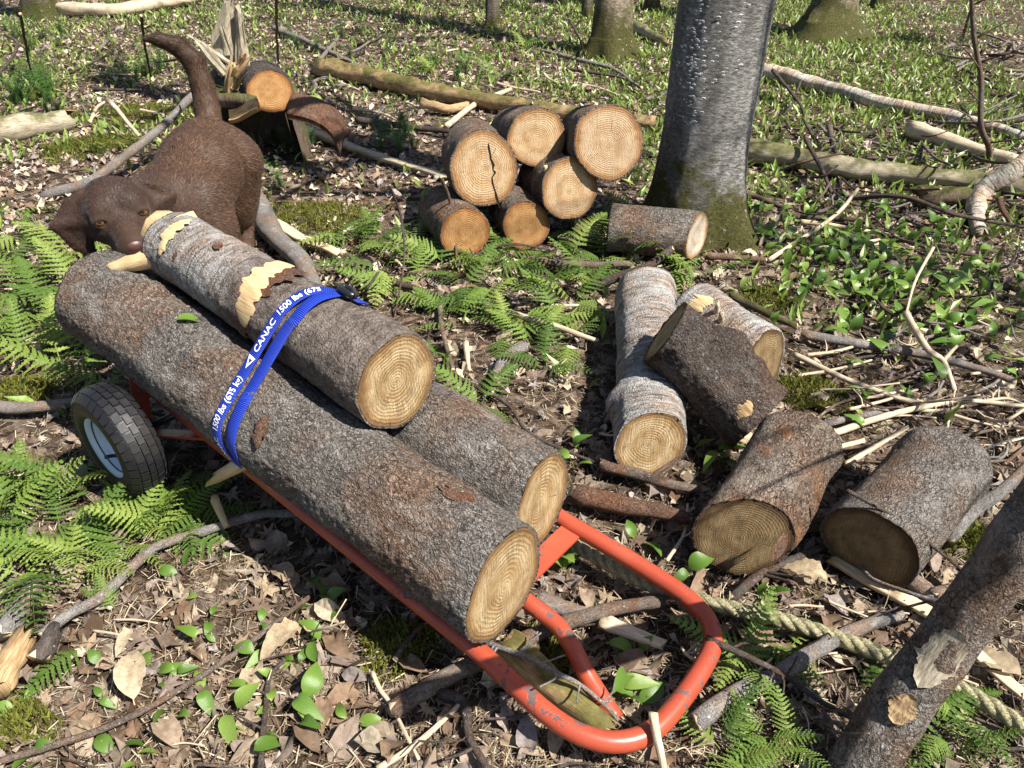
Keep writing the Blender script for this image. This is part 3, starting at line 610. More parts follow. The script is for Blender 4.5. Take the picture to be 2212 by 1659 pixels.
q4 = short('brown log with round ribbed end facing front, left of the two nearest', G(1603, 1160, .088), G(1722, 968, .092), .089, .095, 'bark2', 'cut_old', 'cut_old', 44, nA=unit([-.28, -.95, .12]))
q5 = short('grey log with its dark cut end in shade at far right', G(1877, 1183, .09), G(2036, 1004, .094), .09, .094, 'bark', 'cut_old', 'cut_old', 45, nA=unit([-.72, -.7, -.05]), lumps=[(.86, 2.6, .08, .4, .016), (.9, 3.6, .06, .35, .014)])
q6 = make_log('log', 'small log with bright white cut end beside the tree base', G(1506, 510, .085), G(1318, 492, .085), .08, .082, 'bark', 'cut_white', 'cut_old', nA=unit([.8, -.6, .05]), seed=46, group=GR, res=.008)
patch_at(q2, 1512, 655, .03, .035, 'fresh', 61); patch_at(q4, 1765, 1085, .02, .04, 'red', 62); patch_at(q4, 1690, 1180, .035, .014, 'red', 63)
patch_at(q3, 1605, 895, .018, .03, 'rot', 64)
for px, py, sd in ((1555, 690, 1), (1545, 672, 2)):
    t_, an = hit_log(q2, px, py); p_, d_ = on_log(q2, t_, an); stub(q2, p_-d_*.01, d_+np.array([.3, -.2, .1]), .008, .035, 'straw', True, 70+sd)

# ------------------------------------------------------------------ trees
def tree(label, base, tops, mat, group='standing forest trees', flare=.0, nroot=5, seed=0, limbs=True, lean=None):
    """base: ground point; tops: [(point, radius)...] centre line upward"""
    R = root('tree', base, label, 'tree', group); rg = np.random.default_rng(seed)
    P = [np.r_[p, r] for p, r in tops]; C4 = catmull(np.array(P), 900)[(np.linspace(0, 1, 110)**2.2*899).astype(int)]; C4 = C4[np.r_[True, np.diff(C4[:, 2]) > 1e-6]]; C = C4[:, :3]; r = C4[:, 3]; nth = 56; th = np.linspace(0, 2*np.pi, nth, endpoint=False)
    z = C[:, 2]-base[2]; D = np.stack([np.cos(th), np.sin(th), 0*th], -1); ph = rg.uniform(0, 6.28, 3)
    fl = flare*np.exp(-np.clip(z, -.05, 9)/.12)[:, None]*(1+.55*np.cos(nroot*th+ph[0])+.3*np.cos(2*th+ph[1]))[None]
    rr = r[:, None]*(1+.04*np.cos(2*th+ph[2])+.02*np.cos(3*th))[None]*(1+fl)
    V = C[:, None]+D[None]*rr[..., None]; V = V+D[None]*((fbm(V*[6, 6, 3], seed, 3)*.05)[..., None]*r[:, None, None]+(fbm(V*[40, 40, 18], seed+2, 3)*.0035)[..., None])
    n = len(C); i = np.arange(n-1)[:, None]*nth; j = np.arange(nth); F = np.stack([i+j, i+(j+1) % nth, i+nth+(j+1) % nth, i+nth+j], -1).reshape(-1, 4)
    put('trunk', V.reshape(-1, 3), F, M[mat], R)
    if limbs:                                     # bare spring branches above the frame
        Vs = []; Fs = []; nb = 0
        for k in range(16):
            f = rg.uniform(.45, 1); c = C[int(f*(n-1))]; a = rg.uniform(0, 6.28); ln = rg.uniform(.7, 1.7); dirn = np.array([math.cos(a), math.sin(a), rg.uniform(.3, .9)])
            pts = [c]+[c+dirn*ln*q+rg.normal(0, .05, 3)*q for q in (.35, .7, 1)]; Vt, Ft, _, _ = tube(catmull(pts, 9), np.linspace(r[int(f*(n-1))]*.3, .004, 9), 6); Vs.append(Vt); Fs.append(Ft+nb); nb += len(Vt)
            for _ in range(3):
                q0 = pts[rg.integers(1, 4)]; d2 = dirn*.6+rg.normal(0, .5, 3); Vt, Ft, _, _ = tube(catmull([q0, q0+d2*.25, q0+d2*.5+rg.normal(0, .04, 3)], 6), np.linspace(.007, .002, 6), 5); Vs.append(Vt); Fs.append(Ft+nb); nb += len(Vt)
        put('bare_crown', np.vstack(Vs), np.vstack(Fs), M['twigdark'], R)
    return R, C, r
b = G(1503, 496); Yt = b[1]
def up_line(b, Yt, pix, Hh, rads):
    pts = [np.array([b[0], b[1], -.05])]+[AY(x, y, Yt+dy) for x, y, dy in pix]; d = pts[-1]-pts[-2]; d = d/d[2]; z = pts[-1][2]
    pts += [pts[-1]+d*(Hh-z)*.5, pts[-1]+d*(Hh-z)]; return list(zip(pts, rads))
big, bC, bR = tree('large grey trunk with mossy base and white specks beside the log pile', np.array([b[0], b[1], 0]), up_line(b, Yt, [(1507, 420, .0), (1527, 270, .02), (1570, 0, .05)], 5.5, [.175, .155, .145, .15, .13, .09]), 'trunk', flare=.28, seed=1)
# white crust specks on the sunny left of that trunk
rg = np.random.default_rng(4); fl = np.array([[math.cos(a)*(1+.3*math.sin(3*a)), math.sin(a)*.5, 0] for a in np.linspace(0, 6.28, 8)[:-1]]); fl = np.vstack([fl, fl*.6+[0, 0, .12]]); FQ = []
for k in range(7): FQ.append((k, (k+1) % 7, 7+(k+1) % 7, 7+k))
FT = np.array(FQ); pos = []; rt = []; scs = []
for k in range(170):
    f = rg.choice(3, p=[.6, .25, .15]); px = [1497, 1512, 1560][f]+rg.normal(0, [14, 9, 35][f]); py = rg.uniform(0, 270) if f < 2 else rg.uniform(0, 180)
    px -= (py-60)*.06; d = ray(px, py); c0 = np.array([0, 0, H]); ii = np.argmin(np.abs(PX(bC)[1]-py)); A0 = bC[ii]; rr = bR[ii]*.985; q = (c0-A0)[:2]; dd = d[:2]; a_ = dd@dd; b_ = q@dd; c_ = q@q-rr*rr; dis = b_*b_-a_*c_
    if dis < 0: continue
    hp = c0+d*((-b_-math.sqrt(dis))/a_); nr = unit(np.r_[(hp-A0)[:2], 0]); x = np.cross([0, 0, 1], nr); pos.append(hp+nr*.001); rt.append(np.stack([x, [0, 0, 1], nr], 1)); scs.append([rg.uniform(.002, .0085)])
V, F = scat(fl, FT, np.array(pos), np.array(rt), np.repeat(np.array(scs), 1, 1)); o = put('white_lichen_specks', V, F, M['sticker'], big); o['kind'] = 'stuff'
b = G(1320, 118); tree('mossy brown trunk standing behind the log pile', np.array([b[0], b[1], 0]), up_line(b, b[1], [(1320, 80, 0), (1327, 0, .05)], 6, [.17, .14, .13, .11, .08]), 'trunk_b', flare=.35, seed=2)
b = G(1788, 78); tree('trunk with spreading mossy roots at the top right', np.array([b[0], b[1], 0]), up_line(b, b[1], [(1790, 40, 0), (1803, 0, .02)], 6, [.23, .185, .165, .12, .08]), 'trunk_b', flare=.5, nroot=3, seed=3)
for k, (x, y, r, lab) in enumerate([(1065, 56, .055, 'thin mossy brown trunk at the top centre'), (1268, 36, .045, 'slim grey trunk left of the mossy brown trunk at the top'), (1408, 22, .06, 'small dark trunk just left of the large grey trunk at top edge'), (1900, 12, .07, 'dark trunk at the top edge right of the root-flared trunk'), (98, 34, .14, 'broken grey trunk base at the top left corner')]):
    b = G(x, y); tree(lab, np.array([b[0], b[1], 0]), [(np.array([b[0], b[1], -.05]), r*1.15), (np.array([b[0], b[1], .3]), r), (np.array([b[0]+.05, b[1], 2]), r*.85), (np.array([b[0], b[1]+.1, 4.5]), r*.5)], 'trunk_c', flare=.2, seed=10+k)
# slim bare trees standing just right of the view: their shade stripes the large trunk and the litter behind it
for k, (dx, r, lab) in enumerate([(1.9, .022, 'slim bare tree standing beyond the right edge, nearest the large trunk'), (2.25, .032, 'slim bare tree standing beyond the right edge, farther from the large trunk')]):
    q0 = np.array([bC[20][0], bC[20][1], 0])+np.array([.86, -.51, 0])*dx+np.array([.51, .86, 0])*(-.03+.07*k); tree(lab, q0, [(q0-[0, 0, .05], r*1.2), (q0+[0, 0, .5], r), (q0+[.05, .02, 2.2], r*.8), (q0+[0, .1, 4.2], r*.4)], 'trunk_c', group='slim trees beyond the right edge', flare=.1, seed=40+k)
# ------------------------------------------------------------------ splintered stump with a cut log
sb = G(520, 372); sy = sb[1]; st = root('broken_stump', [sb[0], sy, 0], 'splintered rotten stump with sawn log end, behind the dog', 'stump')
# hollow shell, open towards the camera
th = np.linspace(-.1*np.pi, 1.1*np.pi, 40); rg = np.random.default_rng(7); V = []; F = []
hz = .27+.1*np.abs(fbm(np.stack([th*4, th*0, th*0], -1), 5, 3)); sc_ = np.array([AY(548, 300, sy+.2)[0], sy+.2, 0])
for k, x in enumerate(th):
    d = np.array([math.cos(x), math.sin(x), 0])
    for j in range(6):
        f = j/5; V.append(sc_+d*(.25-.03*f+.008*rg.normal())+np.array([0, 0, -.02+(hz[k]+.02)*f]))
    for j in range(6):
        f = 1-j/5; V.append(sc_+d*(.215-.03*f)+np.array([0, 0, -.02+(hz[k]+.0)*f]))
for k in range(len(th)-1):
    for j in range(11): F.append((k*12+j, (k+1)*12+j, (k+1)*12+j+1, k*12+j+1))
put('hollow_shell', np.array(V), F, M['mossbark'], st, uv=np.array([(v[0]+v[1], v[2]) for v in V]))
rim_ = [sc_+np.array([math.cos(x)*.21, math.sin(x)*.21, hz.mean()-.03+.02*math.sin(3*x)]) for x in np.linspace(0, 6.2832, 25)[:-1]]; V = [q+np.array([0, 0, e]) for e in (0, .05) for q in rim_]
put('shade_lid', np.array(V), [tuple(range(24))[::-1], tuple(range(24, 48))]+[(j, (j+1) % 24, 24+(j+1) % 24, 24+j) for j in range(24)], M['mossbark'], st, uv=np.array(V)[:, :2])  # lid added over the shell so the hollow stays dark
def shard(name, A, B, w0, w1, th_, mat, parent, seed, wd=(1, 0, 0), n=14, tip=True):
    """long splinter: a tapering slab with a ragged tip"""
    rg = np.random.default_rng(seed); A = np.array(A, float); B = np.array(B, float); a = unit(B-A); x = unit(np.array(wd, float)-a*np.dot(wd, a)); zz = np.cross(a, x); V = []; uv = []; m = 10; jj = rg.normal(0, 1, m)
    for i in range(n+1):
        f = i/n; wv = (w0+(w1-w0)*f)*(1+.15*math.sin(f*7+seed)); c = A+(B-A)*f+zz*th_*.5*math.sin(f*2.6+seed)
        for j in range(m):
            an = 2*math.pi*j/m; V.append(c+x*math.cos(an)*wv/2*(1+.2*jj[j])+zz*math.sin(an)*th_/2*(1+.5*jj[j])); uv.append((math.cos(an)*wv/2, f*np.linalg.norm(B-A)))
    V = np.array(V)
    if tip: V[-m:] += a*rg.uniform(-.06, .06, (m, 1))*min(1, np.linalg.norm(B-A)*3)
    F = [(i*m+j, i*m+(j+1) % m, (i+1)*m+(j+1) % m, (i+1)*m+j) for i in range(n) for j in range(m)]+[tuple(range(m))[::-1], tuple(range(n*m, n*m+m))]
    return put(name, V, F, M[mat], parent, uv=np.array(uv), smooth=False)
for k, (x0, y0, x1, y1, w0, w1, dy) in enumerate([(478, 150, 487, 12, .07, .035, .25), (500, 150, 502, 20, .06, .03, .27), (520, 140, 512, 25, .055, .03, .24), (494, 120, 480, 60, .04, .02, .22), (528, 140, 524, 50, .04, .015, .26), (488, 160, 430, 90, .05, .03, .2), (505, 140, 415, 82, .03, .015, .22)]):
    shard('splinter', AY(x0, y0, sy+dy), AY(x1, y1, sy+dy), w0, w1, .022, 'greywood', st, 80+k)
for k, (x0, y0, x1, y1, w0) in enumerate([(500, 190, 528, 118, .05), (505, 180, 512, 140, .05), (490, 200, 500, 140, .05), (515, 165, 545, 118, .025)]): shard('splinter', AY(x0, y0, sy+.12), AY(x1, y1, sy+.12), w0, w0*.4, .03, 'rot', st, 95+k)
# the sawn log end sits on the stump, tilted
LA = AY(584, 198, sy+.04)
IS = make_log('sawn_trunk', 'log end with orange rings resting on the splintered stump', LA, LA+np.array([-.16, .42, -.06]), .092, .105, 'barkdark', 'cut_orange', 'rot', nA=unit([.28, -1, .3]), seed=51, res=.008, cat='log', oval=.06)
sh = root('bark_slab', AY(700, 250, sy-.05)*[1, 1, 0], 'curved slab of bark and wood hanging right of the sawn stump log', 'bark slab')
V = []; uv = []; ctr = catmull([AY(628, 205, sy+.03), AY(680, 218, sy-.02), AY(722, 245, sy-.08), AY(742, 290, sy-.12)], 16); n = 7
for i, c in enumerate(ctr):
    for s_ in (0, 1):
        for j in range(n):
            f = j/(n-1)-.5; p = c+np.array([.02*f, .13*f, .05*f-.07*f*f*2])+np.array([0, 0, -.024*s_]); V.append(p); uv.append((f*.1, i*.02))
F = []
for i in range(15):
    for s_ in (0, 1):
        for j in range(n-1):
            a_ = i*2*n+s_*n+j; q = (a_, a_+1, a_+1+2*n, a_+2*n); F.append(q if s_ == 0 else q[::-1])
    for j0 in (0, n-1): a_ = i*2*n+j0; F.append((a_, a_+n, a_+3*n, a_+2*n))
for i in (0, 15):
    for j in range(n-1): a_ = i*2*n+j; F.append((a_, a_+1, a_+n+1, a_+n))
put('slab', np.array(V), F, M['red'], sh, uv=np.array(uv))
shard('wood_chunk', AY(495, 240, sy-.02), AY(560, 243, sy-.02), .05, .05, .06, 'rot', st, 99, (0, 1, 0), tip=False)

# ------------------------------------------------------------------ sticks, branches and fallen trunks
def stick(name, label, cat, pix, w, mat, end='pale', group=None, zoff=0., seed=0, taper=.75, side=0, rough=.1, nth=None, split=False):
    """pix: pixels along the middle line (x, y[, z]); w: width in picture pixels there"""
    pts = []
    for q in pix:
        z = q[2] if len(q) > 2 else None; p = G(q[0], q[1], 0.0 if z is None else z); r = w/2*PX(p)[2]/FOC
        if z is None: p = G(q[0], q[1], r*.8+.012+zoff)
        pts.append(np.r_[p, r])
    pts = np.array(pts); L = np.linalg.norm(np.diff(pts[:, :3], axis=0), axis=1).sum(); r0 = pts[:, 3].mean()
    n = int(np.clip(L/max(r0*1.2, .008), 10, 90)); C4 = catmull(pts, n); C = C4[:, :3].copy(); R = C4[:, 3]*np.linspace(1.12, 2*taper-1.12 if taper > .8 else taper, n)
    C += (fbm(C*9+seed*1.7, seed, 2)*min(.006, r0*.5))[:, None]*np.array([1, 1, .4]); rg = np.random.default_rng(seed+7)
    R = R*(1+.1*fbm(np.stack([np.arange(n)*.5, np.full(n, seed*3.3), np.zeros(n)], -1), 2, 2))
    nth = nth or (14 if w > 24 else 9 if w > 10 else 6)
    V, F, caps, uv = tube(C, R, nth, rough, seed, 1.2/max(r0, .004)); V = V.copy()
    V[:nth] += -unit(C[1]-C[0])*rg.uniform(-.3, .8, (nth, 1))*r0; V[-nth:] += unit(C[-1]-C[-2])*rg.uniform(-.3, .8, (nth, 1))*r0
    Fs = [tuple(f) for f in F]+[tuple(c) for c in caps]; mi = [0]*len(F)+[1, 1]
    if split: V[:, 2] = np.minimum(V[:, 2], np.repeat(C[:, 2], nth)+r0*.15)
    for k in range(side):                        # short side twigs, part of the same stick
        i = rg.integers(2, n-2); T = unit(C[i+1]-C[i]); sd = np.cross(T, [0, 0, 1])*rg.choice([-1, 1])+np.array([0, 0, rg.uniform(.0, .8)])+T*rg.uniform(.2, .9); l = rg.uniform(2, 7)*max(R[i], .004)+.02
        c2 = catmull([C[i], C[i]+unit(sd)*l*.5, C[i]+unit(sd)*l+rg.normal(0, .2*l, 3)*[1, 1, .3]], 6); v2, f2, cp2, uv2 = tube(c2, np.linspace(R[i]*.5, R[i]*.15+.0008, 6), 5); b_ = len(V); V = np.vstack([V, v2]); uv = np.vstack([uv, uv2]); Fs += [tuple(int(x)+b_ for x in f) for f in f2]; mi += [0]*len(f2)
    o = put(name, V, Fs, [M[mat], M[end]], uv=uv, mi=mi); return setp(o, label, cat, group)
ST = [  # label, pixels, width, bark, side twigs
 ('curved grey branch lying below the ferns left of the cart', [(90, 1372), (144, 1331), (217, 1291), (271, 1240), (325, 1190), (379, 1165), (487, 1132), (563, 1114), (640, 1110)], 23, 'twiggrey', 1),
 ('long straight brown stick crossing the bottom left litter', [(-20, 1650), (108, 1612), (217, 1576), (325, 1526), (433, 1461), (524, 1399), (614, 1331), (664, 1293)], 15, 'twig', 2),
 ('dark twig running down to the bottom edge below the bleached leaf', [(563, 1665), (568, 1590), (574, 1529), (581, 1464), (612, 1430)], 13, 'twigdark', 2),
 ('grey lichen-spotted branch stub at the left bottom edge', [(10, 1368), (45, 1315), (80, 1262)], 46, 'twiggrey', 0),
 ('dark broken stub beside the small fern at lower left', [(80, 1425), (100, 1395), (112, 1368)], 44, 'twigdark', 0),
 ('thick bark-covered stick with sawn end passing under the cart handle', [(853, 1531), (944, 1475), (1016, 1440), (1090, 1402), (1157, 1372), (1230, 1342), (1305, 1320), (1431, 1294)], 36, 'twig', 0),
 ('short grey stick lying behind the support leg of the cart', [(1165, 1302), (1210, 1312), (1262, 1322)], 34, 'twiggrey', 0),
 ('mossy half-rotten log inside the cart handle', [(1110, 1398), (1180, 1460), (1240, 1510), (1310, 1570)], 66, 'mossrot', 0),
 ('rough lichen-covered twig leaning across the cart support leg', [(1050, 1387, .05), (1131, 1417, .07), (1197, 1450, .08), (1254, 1479, .07), (1305, 1522, .05), (1340, 1560, .03)], 12, 'twiggrey', 9),
 ('pale dry stick pointing up right at the bottom centre', [(815, 1662), (908, 1600), (998, 1517)], 14, 'straw', 0),
 ('dark crooked branch under the cart handle at the bottom', [(951, 1497), (1000, 1519), (1014, 1594), (1055, 1665)], 22, 'twigdark', 1),
 ('thin pale bent twig left of the sawn stick end', [(803, 1453), (820, 1490), (846, 1522), (870, 1570), (904, 1640)], 10, 'straw', 0),
 ('broken pale stick standing in front of the cart handle', [(1412, 1542, .09), (1420, 1590, .07), (1438, 1680, .03)], 20, 'straw', 0),
 ('peeled pale half stick inside the cart handle', [(1308, 1343), (1365, 1366), (1426, 1390)], 32, 'straw', 0),
 ('short brown stick in the shade left of the front log end', [(853, 1425), (880, 1385), (912, 1350)], 13, 'twig', 0),
 ('grey log stick right of the cart handle crossing under the rope', [(1505, 1558), (1594, 1493), (1684, 1454), (1774, 1396), (1882, 1345), (1940, 1326)], 37, 'twiggrey', 0),
 ('dark twig sticking from the handle corner over the grey stick', [(1527, 1380, .06), (1594, 1410, .06), (1666, 1443, .055), (1720, 1475, .04), (1774, 1515, .03), (1866, 1568, .015)], 14, 'twigdark', 4),
 ('black lichen twig with a peeled pale end below the ribbed log', [(1580, 1293), (1644, 1240), (1738, 1196), (1806, 1170)], 20, 'twigdark', 3),
 ('long split pale pole running to the right bottom edge', [(1806, 1200), (1919, 1273), (1991, 1315), (2041, 1348), (2106, 1410), (2230, 1515)], 34, 'pale', 0),
 ('grey forked branch below the shaded log end', [(1926, 1216), (1976, 1262), (2063, 1330)], 42, 'twiggrey', 0),
 ('short grey arm of the forked branch at the right', [(2020, 1285, .035), (2070, 1268, .035), (2122, 1262, .035)], 28, 'twiggrey', 0),
 ('thin whitish curved twig below the forked branch', [(1857, 1215, .03), (1882, 1248, .06), (1955, 1277, .09), (2027, 1298, .11), (2099, 1298, .13), (2189, 1258, .16)], 10, 'twiggrey', 0),
 ('thin dark twig leaning over the shaded log', [(1830, 1060, .2), (1937, 1120, .17), (2027, 1190, .12), (2132, 1275, .03)], 9, 'twigdark', 3),
 ('smooth grey stem leaning at the right edge beside the shaded log', [(2050, 1162, .02), (2100, 1105, .06), (2164, 1060, .1), (2225, 1000, .14)], 30, 'twiggrey', 0),
 ('long brown twig behind the two nearest cut logs', [(1719, 767), (1838, 824), (1982, 869), (2084, 865), (2225, 880)], 12, 'straw', 2),
 ('pale peeled stick above the brown log with ribbed end', [(1777, 942), (1920, 898), (2046, 868)], 15, 'straw', 0),
 ('dark stick lying against the pale peeled stick', [(1753, 923), (1830, 905), (1912, 889)], 15, 'twiggrey', 0),
 ('short pale twig between the two nearest cut logs', [(1793, 972), (1867, 951)], 13, 'pale', 0),
 ('pale twig pointing at the top of the shaded log', [(1828, 1002), (1890, 965), (1961, 923)], 12, 'straw', 0),
 ('long grey branch crossing the lily plants on the right', [(1736, 722), (1838, 738), (1961, 759), (2084, 787), (2190, 822)], 20, 'twiggrey', 2),
 ('forked tan stick standing among the right lily plants', [(1957, 677, .1), (2002, 750, .06), (2039, 779, .03), (2063, 843, .01)], 14, 'straw', 0),
 ('short side fork of tan wood in the right lily plants', [(2037, 780, .03), (2050, 765, .045), (2066, 748, .06)], 9, 'straw', 0),
 ('thin pale upright twig at right above the forked stick', [(2016, 535, .17), (1977, 607, .13), (1957, 677, .1)], 7, 'straw', 0),
 ('mossy stick behind the silver birch log', [(1580, 640), (1650, 672), (1720, 702)], 18, 'mossbark', 0),
 ('brown stick lying under the front of the long birch log', [(1300, 1004), (1428, 1041), (1505, 1058)], 25, 'twig', 1),
 ('reddish brown thick stick behind the cart handle', [(1244, 1066), (1310, 1080), (1387, 1099), (1480, 1125)], 40, 'red', 0),
 ('thin pale twig standing by the reddish stick', [(1440, 1212), (1478, 1152), (1486, 1090)], 8, 'straw', 1),
 ('dark broken stick leaning over the far end of the birch log', [(1268, 622, .01), (1330, 600, .05), (1395, 578, .09), (1448, 540, .12)], 22, 'twigdark', 1),
 ('long tan stick lying over the middle ferns', [(1081, 671, .03), (1191, 701, .045), (1290, 735, .03)], 14, 'straw', 0),
 ('dark stick among the ferns right of the buckle', [(858, 614), (905, 626), (951, 637)], 14, 'twigdark', 0),
 ('crooked upright stick right of the top log', [(948, 634), (954, 711), (965, 750), (980, 798)], 12, 'twig', 1),
 ('short pale stub right of the top log end', [(1006, 742), (1012, 800)], 12, 'straw', 0),
 ('grey knobby branch between the ferns and the cart', [(1072, 816), (1101, 766), (1136, 750)], 28, 'twiggrey', 0),
 ('brown pole lying in front of the log pile', [(1141, 562), (1224, 571), (1300, 573), (1360, 570)], 17, 'twig', 1),
 ('thin dark twig running from the cart load to the birch log', [(991, 817), (1091, 871), (1134, 927), (1191, 961), (1300, 1002)], 9, 'twigdark', 4),
 ('long bare branch leaning up to the stump behind the dog', [(95, 424, .03), (191, 393, .07), (267, 340, .13), (344, 279, .2), (412, 210, .29), (489, 132, .4)], 19, 'twiggrey', 2),
 ('thin dry stick standing behind the dog at left', [(233, 214, .2), (302, 292, .12)], 10, 'straw', 0),
 ('whitish branch behind the stump at the top', [(592, 61), (649, 84), (726, 118), (802, 153)], 11, 'twiggrey', 2),
 ('curved grey twig crossing the whitish branch', [(661, 164), (687, 134), (729, 84)], 10, 'twiggrey', 0),
 ('thick bark-covered log under the dog hind leg', [(535, 405), (565, 458), (596, 515), (649, 565), (690, 640)], 46, 'twiggrey', 0),
 ('freshly split pale stick right of the dog hind leg', [(573, 470, .04), (640, 505, .04), (728, 545, .03)], 26, 'pale', 0),
 ('long weathered split plank behind the middle ferns', [(600, 252, .05), (720, 300, .03), (845, 344, .03), (962, 380, .02)], 24, 'greywood', 0),
 ('pale twig lying at the top centre behind the pile', [(965, 272), (1032, 222), (1103, 193)], 12, 'straw', 0),
 ('dark fallen stick with pale tip left of the pile', [(775, 260), (872, 272), (942, 281), (1000, 288)], 14, 'twigdark', 0),
 ('short pale twig touching the top of the pile', [(1060, 270), (1100, 245), (1135, 228)], 10, 'straw', 0),
 ('thin upright twig in front of the bottom left pile log', [(952, 382, .28), (976, 451, .15), (987, 568, .01)], 8, 'twig', 0),
 ('fine dark twig bent across the bottom pile logs', [(1039, 531, .02), (1080, 483, .08), (1171, 437, .16)], 5, 'twigdark', 2),
 ('pale splinter hanging between the pile logs', [(1178, 358, .28), (1174, 417, .18)], 8, 'fresh', 0),
 ('thin branch lying in front of the bottom pile logs', [(985, 575, .02), (1056, 538, .04), (1115, 528, .05), (1185, 538, .03)], 7, 'twigdark', 1),
 ('thin dark stem leaning at the top centre', [(1230, 42, .3), (1250, 80, .2), (1264, 121, .02)], 5, 'twigdark', 0),
 ('fallen grey branch behind the pile left of the trunk', [(1209, 118), (1265, 132), (1323, 149), (1385, 190)], 9, 'twiggrey', 3),
 ('dark twig below the fallen grey branch', [(1225, 149), (1300, 160), (1372, 174)], 7, 'twigdark', 3),
 ('dark thin branch rising over the brush at right', [(1670, 153, .12), (1724, 218, .08), (1738, 252, .02)], 8, 'twigdark', 2),
 ('dark twig leaning on the rotten log at right', [(1741, 299, .14), (1782, 381, .06), (1798, 420, .01)], 9, 'twigdark', 2),
 ('broken knobby stick on the dark brush', [(1792, 272, .1), (1803, 327, .07), (1838, 358, .05)], 12, 'twig', 1),
 ('dark twig running along the right lily plants', [(1697, 466), (1854, 476), (1901, 503), (2003, 534), (2139, 558)], 10, 'twigdark', 3),
 ('long pale stick leaning up to the right brush', [(1663, 560, .01), (1799, 469, .06), (1852, 410, .1)], 10, 'straw', 0),
 ('arching dark branch at the right edge below the rotten log', [(1833, 429, .03), (1952, 425, .1), (2071, 466, .07), (2225, 492, .03)], 10, 'twigdark', 3),
 ('curled orange bark strip at the right edge', [(2160, 428, .08), (2168, 455, .05), (2186, 485, .02)], 12, 'red', 0),
 ('brown stick right of the large trunk', [(1605, 415), (1650, 433), (1706, 452)], 13, 'twig', 0),
 ('pale peeled branch under the right lily plants', [(1731, 480), (1830, 492), (1935, 510)], 10, 'pale', 0),
 ('pale twig in front of the right lily plants', [(1765, 537), (1840, 528), (1905, 517)], 9, 'straw', 0),
 ('brown stick at the foot of the large trunk', [(1527, 552), (1590, 556), (1652, 562)], 15, 'twig', 0),
 ('short pale twig lying behind the wheel at the left edge', [(-15, 878), (60, 880), (170, 868)], 26, 'twiggrey', 1),
 ('orange splintered chip on the curved grey branch', [(465, 1078, .05), (478, 1105, .04), (490, 1135, .03)], 18, 'fresh', 0),
 ('dark bent twig at the left edge near the top', [(-10, 168, .02), (28, 120, .12), (36, 92, .16), (10, 75, .2)], 8, 'twigdark', 2),
 ('dark thin branch at the upper left edge', [(25, 146), (70, 158), (118, 182)], 11, 'twigdark', 3),
 ('thin dark stem standing at the upper left', [(44, 30, .5), (58, 110, .25), (74, 186, .0)], 6, 'twigdark', 1),
 ('thin dark stem standing behind the dog tail', [(305, 34, .45), (312, 90, .25), (326, 165, 0.)], 6, 'twigdark', 3),
 ('thin straight stem standing right of the stump', [(596, -15, .6), (598, 60, .3), (602, 138, 0.)], 7, 'twig', 1),
 ('slender twig rising from the middle ferns', [(842, 400, .32), (866, 470, .2), (873, 560, .1), (854, 680, 0.)], 5, 'twigdark', 2),
]
for k, (lab, pix, w_, mt, sd) in enumerate(ST):
    kind = 'branch' if 'branch' in lab else 'twig' if ('twig' in lab or 'stem' in lab) else 'stick'
    if 'log ' in lab[:28] and w_ > 40: kind = 'log'
    stick({'branch': 'fallen_branch', 'twig': 'twig', 'stick': 'stick', 'log': 'fallen_log'}[kind], lab, kind, pix, w_, mt, 'pale' if mt not in ('mossrot', 'rot') else 'rot', seed=k+1, side=sd, rough=.16 if w_ > 18 else .1, split='split' in lab or 'half stick' in lab)
def fallen(label, pix, w_, mt, seed, side=0, **k): return stick('fallen_log', label, 'log', pix, w_, mt, 'rot', seed=seed, side=side, rough=.34, nth=22, **k)
fallen('white and grey fallen birch trunk right of the large tree', [(1630, 147), (1765, 182), (1901, 220), (2037, 247), (2139, 274), (2230, 302)], 27, 'birch2', 201)
fallen('smooth pale fallen pole in front of the fallen birch', [(1969, 280), (2071, 313), (2195, 348)], 33, 'straw', 202)
fallen('dark mossy rotten log lying right of the large trunk', [(1608, 325), (1731, 343), (1833, 363), (1969, 378), (2105, 388), (2230, 408)], 42, 'mossgrey', 203)
fallen('thick bent white birch limb at the right edge', [(2240, 330, .22), (2185, 372, .16), (2128, 405, .09), (2110, 445, .04), (2116, 508, .0)], 40, 'birch2', 204)
fallen('mossy lump of rotten wood beside the bent birch limb', [(1995, 425), (2040, 424), (2080, 425), (2125, 436)], 44, 'mossbark', 205)
fallen('decayed mossy log with pale split top behind the pile', [(690, 145), (800, 165), (900, 190), (1000, 208), (1110, 226), (1260, 248), (1400, 262)], 34, 'mossrot', 206)
fallen('short rotten piece in front of the decayed log', [(915, 226), (965, 236), (1005, 230)], 20, 'rot', 207)
fallen('mossy yellow-green log at the left edge', [(-20, 282), (60, 272), (150, 258)], 52, 'mossgrey', 208)
fallen('long pale fallen trunk at the top left', [(130, 20), (240, 22), (330, 10), (430, -6)], 24, 'straw', 209)
fallen('mossy stick log behind the large tree', [(1365, 52), (1400, 72), (1440, 90)], 20, 'mossgrey', 210)
fallen('rotten brown wood piece at the lower left edge', [(-10, 1480), (20, 1430), (52, 1378)], 60, 'rot', 211)
